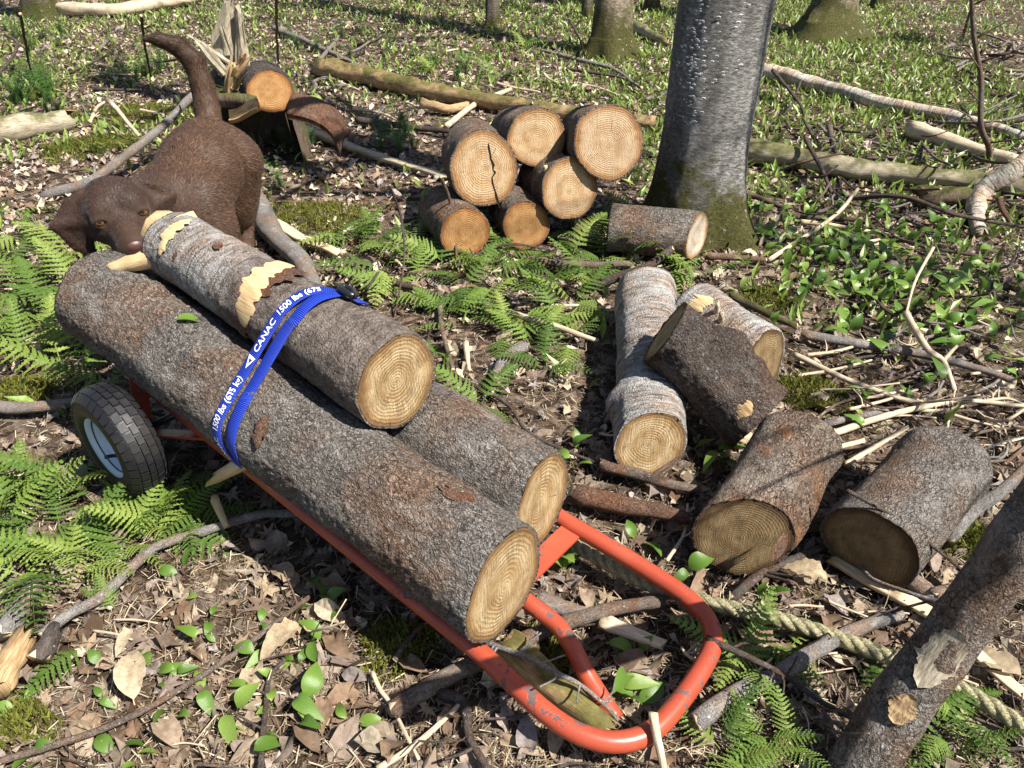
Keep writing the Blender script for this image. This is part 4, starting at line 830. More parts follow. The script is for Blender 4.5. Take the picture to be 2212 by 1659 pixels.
# slender sapling at right
sp = root('sapling', G(2139, 357), 'slender bare sapling standing at the right edge', 'sapling'); pts = [G(2139, 357), G(2136, 316, .1), G(2119, 272, .22), AY(2119, 170, G(2139, 357)[1]-.1), AY(2102, 61, G(2139, 357)[1]-.1), AY(2097, -120, G(2139, 357)[1]-.1)]
parttube('stem', catmull(pts, 40), np.linspace(.014, .007, 40), 'twig', sp, 8, rough=.15)
rg = np.random.default_rng(3)
for k in range(6):
    c = catmull(pts, 40)[6+k*5]; d = np.array([rg.choice([-1, 1])*.5, rg.normal()*.3, .35]); parttube('side_twig', catmull([c, c+d*.25, c+d*.5+rg.normal(0, .05, 3)], 8), np.linspace(.004, .0015, 8), 'twig', sp, 5)
# near leaning trunk with a torn scar, lower right
ln = root('leaning_tree', G(1850, 1700), 'leaning grey young tree with a torn bark scar at the bottom right', 'tree')
tc = catmull([G(1835, 1745, -.02), G(1890, 1610, .07), G(1960, 1500, .15), G(2040, 1395, .23), G(2110, 1300, .31), G(2190, 1185, .41), G(2300, 1030, .55), G(2500, 760, .9)], 90); rad = np.interp(np.linspace(0, 1, 90), [0, .12, .35, .6, 1], [.05, .043, .037, .034, .03])
V, F, caps, uv = tube(tc, rad, 40, .13, 5, 30); put('trunk', V, [tuple(f) for f in F]+[tuple(c) for c in caps], M['bark'], ln, uv=uv)
def surf_patch(C, R, pixA, pixB, wd, mat, parent, name, seed, lift=.001):
    """torn patch on a trunk: runs between two pixels on the side the camera sees"""
    rg = np.random.default_rng(seed); X_, Y_, _ = PX(C); iA = np.argmin((X_-pixA[0])**2+(Y_-pixA[1])**2); iB = np.argmin((X_-pixB[0])**2+(Y_-pixB[1])**2); q = []; uvq = []; n = 24; m = 9
    T, U, W = frames(C)
    for i in range(n+1):
        f = i/n; k = iA+(iB-iA)*f; c = np.array([np.interp(k, np.arange(len(C)), C[:, a]) for a in range(3)]); r = np.interp(k, np.arange(len(C)), R); tt = T[int(k)]; vw = np.array([0, 0, H])-c; vw = unit(vw-tt*vw.dot(tt)); sd = np.cross(tt, vw)
        ww = wd*math.sin(math.pi*min(1, max(.0, f)))**.6*(1+.25*rg.normal()*.5)
        for j in range(m):
            a = (j/(m-1)-.5)*ww+.12; q.append(c+(vw*math.cos(a)+sd*math.sin(a))*(r*1.05+lift-.003*math.cos((j/(m-1)-.5)*3))); uvq.append((a*r, f*.2))
    return put(name, np.array(q), [(i*m+j, i*m+j+1, (i+1)*m+j+1, (i+1)*m+j) for i in range(n) for j in range(m-1)], M[mat], parent, uv=np.array(uvq))
surf_patch(tc, rad, (2000, 1468), (2085, 1335), 1.25, 'greywood', ln, 'torn_scar', 3, .002)
surf_patch(tc, rad, (1935, 1540), (1985, 1478), .8, 'rot', ln, 'torn_scar', 4, .002)
# fuzzy rope
rp_ = catmull([G(x, y, .026) for x, y in [(1215, 1158), (1290, 1205), (1400, 1262), (1520, 1300), (1620, 1322), (1700, 1342), (1850, 1392), (1950, 1432), (2060, 1482), (2140, 1525), (2240, 1590)]], 420)
rope = root('rope', rp_[0]*[1, 1, 0], 'thick fuzzy beige rope running from the cart to the right bottom edge', 'rope')
T, U, W = frames(rp_); s = np.r_[0, np.cumsum(np.linalg.norm(np.diff(rp_, axis=0), axis=1))]
for k in range(3):
    a = s*2*np.pi/.075+k*2*np.pi/3; V, F, caps, uv = tube(rp_+(U*np.cos(a)[:, None]+W*np.sin(a)[:, None])*.0068, .0078, 8, .1, k, 300); put('strand', V, F, M['rope'], rope, uv=uv)
n = 9000; ii = RNG.integers(2, 418, n); a = RNG.uniform(0, 6.28, n); d = U[ii]*np.cos(a)[:, None]+W[ii]*np.sin(a)[:, None]; b_ = rp_[ii]+d*.0115+T[ii]*RNG.uniform(-.002, .002, (n, 1)); tp_ = b_+d*RNG.uniform(.003, .008, (n, 1))+T[ii]*RNG.uniform(.002, .012, (n, 1)); sd = np.cross(d, T[ii])*.0005
V = np.stack([b_-sd, b_+sd, tp_], 1).reshape(-1, 3); o = put('rope_fuzz', V, np.arange(3*n).reshape(-1, 3), M['rope'], rope, uv=V[:, :2]); o['kind'] = 'stuff'

# ------------------------------------------------------------------ the dog (one skin from a distance field)
def sd_ell(P, c, r, R=None):
    q = P-c
    if R is not None: q = q@R
    k0 = np.linalg.norm(q/r, axis=-1); k1 = np.linalg.norm(q/(np.array(r)**2), axis=-1)+1e-9; return k0*(k0-1)/k1
def sd_cone(P, a, b, r1, r2):
    ba = b-a; t = np.clip(((P-a)@ba)/(ba@ba), 0, 1); return np.linalg.norm(P-a-t[..., None]*ba, axis=-1)-(r1+(r2-r1)*t)
def sd_tri(P, a, b, c, r):
    ba, cb, ac = b-a, c-b, a-c; n = np.cross(ba, ac); pa, pb, pc = P-a, P-b, P-c
    ins = (np.sign(pa@np.cross(ba, n))+np.sign(pb@np.cross(cb, n))+np.sign(pc@np.cross(ac, n))) < 2
    def seg(p, e): t = np.clip((p@e)/(e@e), 0, 1); v = p-t[..., None]*e; return (v*v).sum(-1)
    d = np.where(ins, np.minimum(np.minimum(seg(pa, ba), seg(pb, cb)), seg(pc, ac)), (pa@n)**2/(n@n)); return np.sqrt(d)-r
class Field:
    def __init__(s, lo, hi, h):
        s.lo = np.array(lo, float); s.h = h; s.n = np.ceil((np.array(hi)-s.lo)/h).astype(int)+1; s.D = np.full(s.n, .06, np.float32)
    def box(s, mn, mx, m):
        i0 = np.clip(np.floor((mn-m-s.lo)/s.h).astype(int), 0, s.n); i1 = np.clip(np.ceil((mx+m-s.lo)/s.h).astype(int)+1, 0, s.n); sl = tuple(slice(a, b) for a, b in zip(i0, i1))
        ax = [s.lo[k]+np.arange(i0[k], i1[k])*s.h for k in range(3)]; return sl, np.stack(np.meshgrid(*ax, indexing='ij'), -1)
    def add(s, fn, mn, mx, k=.02, sub=False):
        sl, P = s.box(np.array(mn), np.array(mx), k+.02)
        if P.size == 0: return
        d = fn(P); o = s.D[sl].astype(float)
        if sub: hh = np.clip(.5-.5*(o+d)/k, 0, 1); s.D[sl] = o*(1-hh)-d*hh+k*hh*(1-hh)
        else: hh = np.clip(.5+.5*(o-d)/k, 0, 1); s.D[sl] = o*(1-hh)+d*hh-k*hh*(1-hh)
    def ell(s, c, r, R=None, k=.02, sub=False): c = np.array(c, float); m = max(r); s.add(lambda P: sd_ell(P, c, r, R), c-m, c+m, k, sub)
    def cone(s, a, b, r1, r2, k=.03): a = np.array(a, float); b = np.array(b, float); m = max(r1, r2); s.add(lambda P: sd_cone(P, a, b, r1, r2), np.minimum(a, b)-m, np.maximum(a, b)+m, k)
    def tri(s, a, b, c, r, k=.012): q = np.array([a, b, c]); s.add(lambda P: sd_tri(P, *q, r), q.min(0)-r, q.max(0)+r, k)
    def mesh(s):
        D = s.D; S = D < 0; nx, ny, nz = D.shape; c = np.zeros((nx-1, ny-1, nz-1), np.int8)
        cn = [(i, j, k) for i in (0, 1) for j in (0, 1) for k in (0, 1)]
        sub = lambda A, o: A[o[0]:nx-1+o[0], o[1]:ny-1+o[1], o[2]:nz-1+o[2]]
        for o in cn: c += sub(S, o)
        act = (c > 0) & (c < 8); idx = np.full(act.shape, -1, np.int64); idx[act] = np.arange(act.sum()); I = np.argwhere(act); acc = np.zeros((len(I), 3)); cnt = np.zeros(len(I))
        for a in range(8):
            for b in range(a+1, 8):
                oa, ob = np.array(cn[a]), np.array(cn[b])
                if np.abs(oa-ob).sum() != 1: continue
                da = D[tuple((I+oa).T)]; db = D[tuple((I+ob).T)]; m = (da < 0) != (db < 0); t = (da/(da-db+1e-12))[:, None]; acc += np.where(m[:, None], oa+(ob-oa)*t, 0); cnt += m
        V = s.lo+(I+acc/cnt[:, None])*s.h; F = []
        for ax in range(3):
            o1, o2 = (ax+1) % 3, (ax+2) % 3; e = [slice(None)]*3; e[ax] = slice(0, -1); e2 = [slice(None)]*3; e2[ax] = slice(1, None); ch = S[tuple(e)] != S[tuple(e2)]; E = np.argwhere(ch)
            E = E[(E[:, o1] > 0) & (E[:, o2] > 0) & (E[:, o1] < s.n[o1]-1) & (E[:, o2] < s.n[o2]-1)]; q = []
            for d1, d2 in ((1, 1), (0, 1), (0, 0), (1, 0)):
                J = E.copy(); J[:, o1] -= d1; J[:, o2] -= d2; q.append(idx[tuple(J.T)])
            q = np.stack(q, 1); ins = S[tuple(E.T)]; q[~ins] = q[~ins][:, ::-1]; F.append(q)
        return V, np.vstack(F)
fd = Field([-1.5, 1.45, -.02], [-.55, 2.75, .95], .0042)
# torso
ch = AY(392, 448, 2.0); mb = AY(430, 378, 2.16); ru = AY(452, 338, 2.36)
fd.cone(ch, mb, .112, .112, .03); fd.cone(mb, ru, .112, .098, .03); fd.ell(ch+[0, .02, -.02], (.105, .14, .125), k=.04)
fd.ell(ru+[0, .0, .02], (.105, .1, .09), k=.03)
# neck and shoulders
hc = AY(254, 458, 1.76); fd.cone(hc+[.03, .08, -.045], ch+[-.01, -.02, -.01], .064, .098, .05)
fd.ell(ch+[.075, -.02, -.02], (.05, .08, .11), k=.04); fd.ell(ch+[-.075, -.03, -.02], (.05, .08, .11), k=.04)
# hind legs: thigh, knee forward, hock back, shank, paw
pw = G(532, 536, .015)
for sg, dx in ((1, 0.), (-1, -.2)):
    hip = ru+np.array([.07*sg if sg > 0 else -.07, .01, -.02]); paw = pw+np.array([dx, .03 if sg < 0 else 0, 0]); kn = (hip+paw)/2+np.array([.0, -.09, .02]); kn[0] = hip[0]*.6+paw[0]*.4; hk = paw+np.array([-.0, .085, .13])
    fd.ell((hip*.55+kn*.45), (.062, .1, .125), k=.045); fd.cone(hip, kn, .085, .055, .04); fd.cone(kn, hk, .05, .027, .03); fd.cone(hk, paw+[0, .02, .025], .027, .022, .02)
    fd.ell(paw+[0, -.02, .012], (.032, .048, .026), k=.02)
    for t in (-1.5, -.5, .5, 1.5): fd.ell(paw+[t*.013, -.058, .006], (.011, .02, .016), k=.008)
# fore legs
for sg in (1, -1):
    sh_ = ch+np.array([.085*sg, -.03, -.06]); el = sh_+[.01*sg, .05, -.1]; pwf = np.array([el[0]+.005*sg, el[1]-.03, .015]); wr = pwf+[0, .01, .09]
    fd.cone(sh_, el, .06, .042, .04); fd.cone(el, wr, .038, .026, .03); fd.cone(wr, pwf+[0, 0, .02], .026, .024, .02); fd.ell(pwf+[0, -.02, .012], (.032, .045, .025), k=.02)
    for t in (-1.5, -.5, .5, 1.5): fd.ell(pwf+[t*.013, -.056, .006], (.011, .02, .016), k=.008)
# tail
tl = [AY(x, y, Y_) for x, y, Y_ in ((455, 285, 2.42), (447, 235, 2.47), (437, 185, 2.5), (420, 135, 2.52), (385, 100, 2.52), (345, 86, 2.51), (316, 84, 2.5))]; tr = [.042, .037, .034, .032, .028, .02, .008]
for k in range(6): fd.cone(tl[k], tl[k+1], tr[k], tr[k+1], .012)
# head in its own frame: X to the picture's right, Y along the muzzle, Z up
fw = unit([.56, -.83, -.17]); hx = unit(np.cross(fw, [0, 0, 1])); hx = -hx if hx[0] < 0 else hx; hx = unit(hx+np.array([0, 0, .045])); hx = unit(hx-fw*hx.dot(fw)); hz_ = np.cross(hx, fw); hz_ = hz_ if hz_[2] > 0 else -hz_
HR = np.stack([hx, fw, hz_], 1); K = 1.06
def HP(x, y, z): return hc+HR@(np.array([x, y, z])*K)
def hell(c, r, k=.02, sub=False): fd.ell(HP(*c), tuple(np.array(r)*K), HR, k*K, sub)
hell((0, -.025, .012), (.066, .07, .054), .03); hell((.034, .0, -.014), (.04, .055, .048), .03); hell((-.034, .0, -.014), (.04, .055, .048), .03)
fd.cone(HP(0, .02, -.018), HP(0, .105, -.03), .045*K, .034*K, .03); hell((0, .07, -.01), (.03, .06, .026), .02); hell((0, .115, -.026), (.033, .022, .026), .015)
for sg in (1, -1):
    hell((sg*.034, .028, .03), (.022, .02, .014), .025); hell((sg*.02, .085, -.05), (.021, .045, .024), .015)
fd.cone(HP(0, .0, -.058), HP(0, .09, -.068), .026*K, .017*K, .015)
EY = {1: (.045, .043, .014), -1: (-.045, .043, .014)}
for sg in (1, -1):
    x, y, z = EY[sg]; hell((x, y+.004, z), (.0165, .014, .0135), .01); hell((x, y+.016, z-.0005), (.0118, .012, .0068), .003, True)
# ears: hanging flaps
EL = [HP(*q) for q in ((-.056, -.035, .044), (-.066, .008, .0), (-.078, .008, -.082), (-.128, -.018, -.008), (-.108, -.004, -.062), (-.09, -.03, .035))]
ER = [HP(*q) for q in ((.056, -.03, .044), (.07, .012, .0), (.095, .015, -.055), (.125, -.015, .0), (.09, -.02, .036))]
for T_ in ((0, 1, 3), (1, 2, 3), (2, 3, 4), (0, 3, 5)): fd.tri(*[EL[q] for q in T_], .0075)
for T_ in ((0, 1, 3), (1, 2, 3), (0, 3, 4)): fd.tri(*[ER[q] for q in T_], .0075)
DV, DF = fd.mesh()
dog = root('dog', [ru[0], 2.2, 0], 'chocolate brown dog standing behind the cart with raised tail, looking over the logs', 'dog')
dh = np.linalg.norm(DV-hc, axis=1); m = np.clip((dh-.1)/.16, 0, 1)[:, None]; colr = (1-m)*np.array([.03, .016, .011])+m*np.array([.066, .035, .02])  # darker brown head; body colour lightened to imitate sun on the back
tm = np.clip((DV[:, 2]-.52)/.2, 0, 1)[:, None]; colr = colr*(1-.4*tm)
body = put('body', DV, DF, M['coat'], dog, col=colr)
# short lying hairs over the skin
tri_ = DV[DF]; nrm_ = np.cross(tri_[:, 2]-tri_[:, 0], tri_[:, 3]-tri_[:, 1]); ar = np.linalg.norm(nrm_, axis=1); nrm_ = nrm_/(ar[:, None]+1e-12); nh = 130000
pk = RNG.choice(len(DF), nh, p=ar/ar.sum()); w4 = RNG.dirichlet((1, 1, 1, 1), nh); hp = (tri_[pk]*w4[..., None]).sum(1); hn = nrm_[pk]
flow = np.tile(unit(ru-ch)*.8+np.array([0, 0, -.55]), (nh, 1)); hd = np.linalg.norm(hp-hc, axis=1); isH = (hd < .2)[:, None]; flow = np.where(isH, -fw+np.array([0, 0, -.15]), flow)
TL = np.array(tl); td = np.linalg.norm(hp[:, None]-((TL[1:]+TL[:-1])/2)[None], axis=2); ti = td.argmin(1); flow = np.where((td.min(1) < .06)[:, None], unit(TL[-1]-TL[0])*.0+((TL[1:]-TL[:-1])/np.linalg.norm(TL[1:]-TL[:-1], axis=1)[:, None])[ti], flow)
flow = flow+RNG.normal(0, .22, (nh, 3)); flow -= hn*(flow*hn).sum(1)[:, None]; flow /= np.linalg.norm(flow, axis=1)[:, None]+1e-9; ln_ = RNG.uniform(.008, .018, nh)[:, None]*np.where(isH, .55, 1); sdv = np.cross(flow, hn)*.0007
ok = (np.linalg.norm(hp-HP(*EY[1]), axis=1) > .03) & (np.linalg.norm(hp-HP(*EY[-1]), axis=1) > .03) & (np.linalg.norm(hp-HP(0, .128, -.016), axis=1) > .034)
ccol = colr[DF[pk, 0]]*RNG.choice([.35, .7, 1.3, 2.6], (nh, 1), p=[.3, .3, .28, .12]); HV = np.stack([hp-sdv-hn*.0005, hp+sdv-hn*.0005, hp+flow*ln_+hn*ln_*RNG.uniform(.08, .3, (nh, 1))], 1)[ok]; k_ = len(HV)
o = put('coat_hair', HV.reshape(-1, 3), np.arange(3*k_).reshape(-1, 3), M['hair'], dog, smooth=False, col=np.repeat(ccol[ok], 3, 0)); o['kind'] = 'stuff'
for sg in (1, -1):
    x, y, z = EY[sg]; V = []; F = []
    n, m_ = 20, 10; c = HP(x, y+.0035, z); r = .0125*K; gaze = unit(np.array([0, 0, H])-c); gx = unit(np.cross(gaze, [0, 0, 1])); gz = np.cross(gx, gaze)
    def ball(r0, a0, a1):
        q = []
        for i in range(m_+1):
            a = a0+(a1-a0)*i/m_
            for j in range(n): b = 2*math.pi*j/n; q.append(c+gaze*math.cos(a)*r0+(gx*math.cos(b)+gz*math.sin(b))*math.sin(a)*r0)
        return np.array(q), [(i*n+j, i*n+(j+1) % n, (i+1)*n+(j+1) % n, (i+1)*n+j) for i in range(m_) for j in range(n)]
    V, F = ball(r, 0.01, math.pi-.01); ey = put('eye', V, F, M['iris'], dog); WO[ey.name] = WO[dog.name]; ey_p = ey
    V, F = ball(r*1.012, 0.005, .42); put('pupil', V, F, M['nostril'], ey)
nv, nf = [], []
for i in range(13):
    for j in range(20):
        a = math.pi*i/12; b = 2*math.pi*j/20; x = math.sin(a)*math.cos(b); z = math.sin(a)*math.sin(b); y = math.cos(a); wdt = .0215*(1-.28*max(0, -z)); nv.append(HP(x*wdt, .128+y*.014-.004*(abs(x) > .8), -.016+z*.0165))
nf = [(i*20+j, i*20+(j+1) % 20, (i+1)*20+(j+1) % 20, (i+1)*20+j) for i in range(12) for j in range(20)]
nose = put('nose', np.array(nv), nf, M['nose'], dog)
for sg in (1, -1):
    q = [HP(sg*.0105+.0052*math.cos(b)*(1 if k else .01), .1405-.004*k+.0006, -.018+.0042*math.sin(b)*(1 if k else .01)+sg*0) for k in (0, 1) for b in np.linspace(0, 6.2832, 13)[:-1]]; put('nostril', np.array(q), [(j, (j+1) % 12, 12+(j+1) % 12, 12+j) for j in range(12)], M['nostril'], nose)

# ------------------------------------------------------------------ ferns
def frond_mesh(name, seed, pairs=12, droop=.5):
    rg = np.random.default_rng(seed); V = []; F = []
    def zc(y): return .42*y-droop*y*y
    def spine(y): return np.array([.05*math.sin(y*2.5+seed), y, zc(y)])
    for k in range(12):                          # midrib
        a, b = spine(k/12), spine((k+1)/12); w_ = .009*(1-k/14); i = len(V); V += [a+[-w_, 0, 0], a+[w_, 0, 0], b+[w_*.9, 0, 0], b+[-w_*.9, 0, 0]]; F.append((i, i+1, i+2, i+3))
    for p in range(pairs):
        y = .16+.82*(p/(pairs-1))**.95; ln = .36*min(1, (y-.02)/.25)**.6*(1-y)**.72+.012
        for sg in (-1, 1):
            c = spine(y); d = unit([sg*1.0, .32+.25*y+rg.normal()*.05, -.12+rg.normal()*.1]); t_ = unit(np.cross([0, 0, 1.], d)); m = max(2, int(6.5*ln/.3)); wd = (.82/pairs)*.5*.92; up = np.array([0, 0, 1.0])
            for q in range(m):
                f0, f1 = q/m, (q+1)/m; w0 = wd*(1-f0*.75); dr = lambda f: -.22*ln*f*f
                a = c+d*ln*f0+up*dr(f0); b = c+d*ln*f1+up*dr(f1); mid_ = c+d*ln*(f0+.75*(f1-f0))+up*dr(f0)
                w1 = wd*(1-f1*.75); i = len(V); V += [a, b, a+t_*w0*.62, mid_+t_*w0+up*.004, b+t_*w1*.58, a-t_*w0*.62, mid_-t_*w0+up*.004, b-t_*w1*.58]; F += [(i, i+2, i+3), (i, i+3, i+1), (i+1, i+3, i+4), (i, i+6, i+5), (i, i+1, i+6), (i+1, i+7, i+6)]
    return mesh(name, np.array(V), [tuple(f) for f in F], [M['fern']], smooth=False)
FRM = [frond_mesh('frond', s, 12, dr) for s, dr in ((1, .42), (2, .55), (3, .35), (4, .62))]
def fern(px, py, nf, size, label, group, seed, flat=.6, face=None, z=0.):
    rg = np.random.default_rng(seed); p = G(px, py, z); p[2] = max(gh(p[0], p[1]), z-.01); R = root('fern', p, label, 'fern', group)
    a0 = rg.uniform(0, 6.28)
    for k in range(nf):
        a = a0+k*6.28/nf+rg.normal(0, .35) if face is None else face+rg.normal(0, .5); s_ = size*rg.uniform(.7, 1.15); el = rg.uniform(-.1, .75)
        Mx = Matrix.Rotation(a, 4, 'Z') @ Matrix.Rotation(el, 4, 'X') @ Matrix.Rotation(rg.normal(0, .25), 4, 'Y') @ Matrix.Diagonal((s_*rg.uniform(.85, 1.1), s_, s_, 1)); Mx.translation = (rg.normal(0, .008), rg.normal(0, .008), .012)
        inst('frond', FRM[rg.integers(4)], Mx, R)
FG = [('green fern in the patch behind the log pile front and cart', 'ferns between the cart and the log pile', .17, [(700, 548), (742, 575), (790, 540), (835, 590), (880, 545), (905, 600), (850, 640), (960, 575), (1000, 620), (1040, 660), (1085, 615), (1010, 700), (1110, 690), (1165, 640), (1195, 690), (1235, 655), (1225, 745), (1150, 745), (1080, 730), (1260, 700), (960, 680), (905, 520), (820, 505), (760, 520), (1130, 590), (1040, 570), (1200, 600), (1265, 610), (1090, 800), (1180, 800), (1040, 880)]),
      ('green fern in the bed at the left edge behind the wheel', 'ferns at the left edge behind the wheel', .19, [(20, 470), (60, 520), (20, 575), (95, 590), (150, 560), (55, 640), (130, 660), (25, 700), (100, 725), (160, 700), (40, 770), (130, 790), (170, 630), (190, 800), (240, 850), (15, 830), (90, 690)]),
      ('green fern in the bed below the cart wheel', 'ferns below the cart wheel', .15, [(30, 1065), (90, 1080), (150, 1055), (215, 1090), (280, 1110), (340, 1095), (400, 1085), (60, 1140), (130, 1145), (200, 1165), (270, 1180), (330, 1160), (30, 1200), (100, 1215), (170, 1230), (60, 1260), (230, 1240), (400, 1130), (440, 1110), (15, 1130), (150, 1190), (300, 1140)]),
      ('fern growing at the foot of the log pile', 'ferns at the foot of the log pile', .17, [(1280, 500), (1325, 535), (1370, 470), (1350, 430), (1405, 480), (1240, 555), (1100, 560), (1040, 590), (1470, 585), (1500, 600), (1385, 545), (1420, 540), (1350, 530), (1440, 470), (1300, 560)]),
      ('low fern in the litter right of the cart handle', 'ferns right of the cart handle', .11, [(1640, 1395), (1690, 1405), (1610, 1440), (1560, 1610), (1640, 1600), (1700, 1620), (1760, 1640), (1600, 1645), (2030, 1540), (2090, 1560), (1980, 1590), (2050, 1620), (1920, 1620)])]
k = 0
for lab, grp, sz, pl in FG:
    for x, y in pl:
        k += 1
        if k % 9 != 2: fern(x, y, 3, sz*(1.1 if k % 4 else 1.4), lab, grp, k)
fern(205, 1395, 1, .15, 'single bright fern frond lying by the curved grey branch', None, 300, face=3.0); fern(250, 1310, 2, .09, 'small fern above the bleached leaf', None, 301, face=1.6)
for q, (x, y, lab) in enumerate([(1130, 105, 'pale fern on the sunny litter at the top centre'), (1080, 170, 'fern behind the log pile near the pale twig'), (1170, 60, 'small yellow fern at the top left of the mossy trunk'), (930, 160, 'small fern above the decayed log')]): fern(x, y, 4, .2, lab, None, 320+q)

# ------------------------------------------------------------------ broad-leaved lily plants, dry leaves, green carpet
def leaf_mesh(name, mats, seed, wid=.24, curl=.25, fold=.18, ns=8, stalk=.18, wave=.0):
    rg = np.random.default_rng(seed); V = []; F = []
    for i in range(ns+1):
        f = i/ns; w_ = wid*math.sin(math.pi*f**.82)**.85 if 0 < i < ns else .006; y = stalk+f*(1-stalk); z = curl*math.sin(f*2.2+.3*seed)-curl*.5*f*f; wv = wave*rg.normal()
        V += [(-w_, y, z+fold*w_+wv), (0, y, z), (w_, y, z+fold*w_-wv)]
    V += [(-.012, 0, -.02), (.012, 0, -.02)]
    for i in range(ns): a = i*3; F += [(a, a+1, a+4, a+3), (a+1, a+2, a+5, a+4)]
    n = len(V); F += [(n-2, n-1, 2, 0)]
    return np.array(V), F
LM = []
for s_ in range(5):
    V, F = leaf_mesh('leaf', None, s_, .2+.03*(s_ % 3), .16+.06*s_, .35); LM.append(mesh('leaf', V, F, [M['lily']]))
def lily(px, py, n, size, label, group, seed, tilt=.6):
    rg = np.random.default_rng(seed); p = G(px, py); p[2] = gh(p[0], p[1]); R = root('lily_plant', p, label, 'plant', group); a0 = rg.uniform(0, 6.28)
    for k in range(n):
        s_ = size*rg.uniform(.75, 1.2); Mx = Matrix.Rotation(a0+k*2.2+rg.normal(0, .4), 4, 'Z') @ Matrix.Rotation(np.clip(rg.normal(tilt, .3), .05, 1.35), 4, 'X') @ Matrix.Rotation(rg.normal(0, .35), 4, 'Y') @ Matrix.Diagonal((s_, s_, s_, 1)); Mx.translation = (0, 0, .008)
        inst('leaf', LM[rg.integers(5)], Mx, R)
k = 0; rg = np.random.default_rng(77)
A_ = [(510, 1545), (600, 1610), (540, 1500), (690, 1445), (700, 1300), (745, 1330), (690, 1275), (430, 1450), (390, 1455), (500, 1430), (560, 1420), (620, 1400), (640, 1440), (480, 1480), (440, 1500), (415, 1290), (250, 1638), (110, 1645), (80, 1620), (300, 1650), (660, 1580), (350, 1625), (215, 1515), (45, 1545), (330, 1440), (360, 1480), (760, 1560), (545, 1640), (590, 1530), (470, 1390), (600, 1465), (225, 1440), (80, 1480), (700, 1395), (380, 1545), (530, 1590), (655, 1525), (310, 1395), (455, 1340), (500, 1290), (395, 1240), (640, 1340), (560, 1350), (420, 1395)]
for x, y in A_: k += 1; lily(x, y, 1+k % 2, .03+.028*((k*7) % 10)/9, 'small green lily plant in the litter at the lower left', 'lily plants at the lower left', k, .35)
for x, y in [(1215, 1215), (1230, 1235), (1375, 1165), (1350, 1480), (1330, 1500), (1365, 1515), (335, 1075), (345, 1090), (940, 770), (965, 830), (960, 800), (1380, 1410), (1245, 970), (1240, 1000), (1640, 1290), (1480, 1230), (1560, 1000), (1550, 1010)]: k += 1; lily(x, y, 2, .06, 'lone green lily plant in the dead leaves around the cart and logs', 'scattered lily plants near the cart', k, .6)
cl = [(1820, 560, 90, 45, 52, 'beside the long pale leaning stick'), (1950, 620, 110, 60, 52, 'behind the long grey branch at right'), (1860, 660, 80, 40, 22, 'just above the long grey branch'), (2080, 700, 90, 90, 24, 'near the forked tan stick at right'), (1990, 800, 90, 50, 12, 'in the twigs behind the shaded log'), (1800, 480, 100, 25, 22, 'along the pale peeled branch'), (1640, 480, 25, 25, 10, 'against the right foot of the large trunk'), (1920, 540, 120, 30, 24, 'below the arching dark branch')]
for cx, cy, sx, sy_, n, wh in cl:
    for _ in range(n): k += 1; lily(cx+rg.normal()*sx*1.15, cy+rg.normal()*sy_*1.1, 1+k % 2, .062, 'upright green lily plant '+wh, 'lily plants '+wh, k, .85)

def dens_green(x, y):
    """how much lily carpet grows at a spot of ground"""
    P = np.stack([x, y, x*0], -1); n = fbm(P*.9, 21, 3)+.5*fbm(P*3.5, 22, 2); g = .04+0*x
    g = np.where((x > .5) & (y > 3.0), .75, g); g = np.where((x > -1.2) & (x <= .5) & (y > 4.6), .45, g); g = np.where((x <= -1.2) & (y > 3.4), .38, g); g = np.where((x > .75) & (y > 1.9) & (y <= 3.0), .35, g); g = np.where((x > 3.2) & (y > 5.5), .25, g)
    return np.clip(g+n*.5*(g > .1), 0, 1)
N = 95000; yy = 1.4+(RNG.random(N)**.8)*9.2; xx = RNG.uniform(-1, 1, N)*(.75*yy+.8); keep = RNG.random(N) < .85*dens_green(xx, yy)*np.clip(1.5-yy*.045, .3, 1); xx, yy = xx[keep], yy[keep]; n = len(xx)
TV = np.array([(-.0, 0, 0), (-.14, .45, .1), (0, .5, .04), (.14, .45, .1), (0, 1, .0)]); TF = np.array([(0, 2, 1), (0, 3, 2), (1, 2, 4), (2, 3, 4)])
V, F = scat(TV, TF, np.stack([xx, yy, gh(xx, yy)+.005], -1), rots(RNG.uniform(0, 6.28, n), RNG.normal(.75, .35, n), RNG.normal(0, .3, n)), RNG.uniform(.04, .085, (n, 1)))
c = np.array([.19, .29, .06])*RNG.uniform(.55, 1.35, (n, 1))+np.array([.05, .03, 0])*RNG.random((n, 1)); o = put('lily_carpet', V, F, M['carpet'], col=np.repeat(c, 5, 0), smooth=False); setp(o, 'dense carpet of tiny green lily leaves in the background', None, None, 'stuff')

# dry leaves
def lobed(seed):
    rg = np.random.default_rng(seed); V = [(0, 0, .03)]; n = 15; rr = [.5, .2, .46, .22, .5, .2, .62, .2, .5, .22, .46, .2, .5, .16, .13]
    for k in range(n): a = -math.pi/2+.2+k*2*math.pi/n; r = rr[k]*(1+.15*rg.normal()); V.append((math.cos(a)*r, math.sin(a)*r, .1*rg.normal()+.06*(r > .4)))
    return np.array(V), np.array([(0, 1+k, 1+(k+1) % n) for k in range(n)])
def oval(seed):
    V, F = leaf_mesh('x', None, seed, .26, .22, .5, 6, .02, .05); V = V-[0, .5, 0]; T = []
    for f in F: T += [(f[0], f[1], f[2]), (f[0], f[2], f[3])]
    return V, np.array(T)
def shrivel(seed):
    rg = np.random.default_rng(seed); V = [(0, 0, 0)]; n = 9
    for k in range(n): a = k*2*math.pi/n; r = .5*(1+.25*rg.normal()); V.append((math.cos(a)*r, math.sin(a)*r*.65, .16*rg.normal()+.1))
    return np.array(V), np.array([(0, 1+k, 1+(k+1) % n) for k in range(n)])
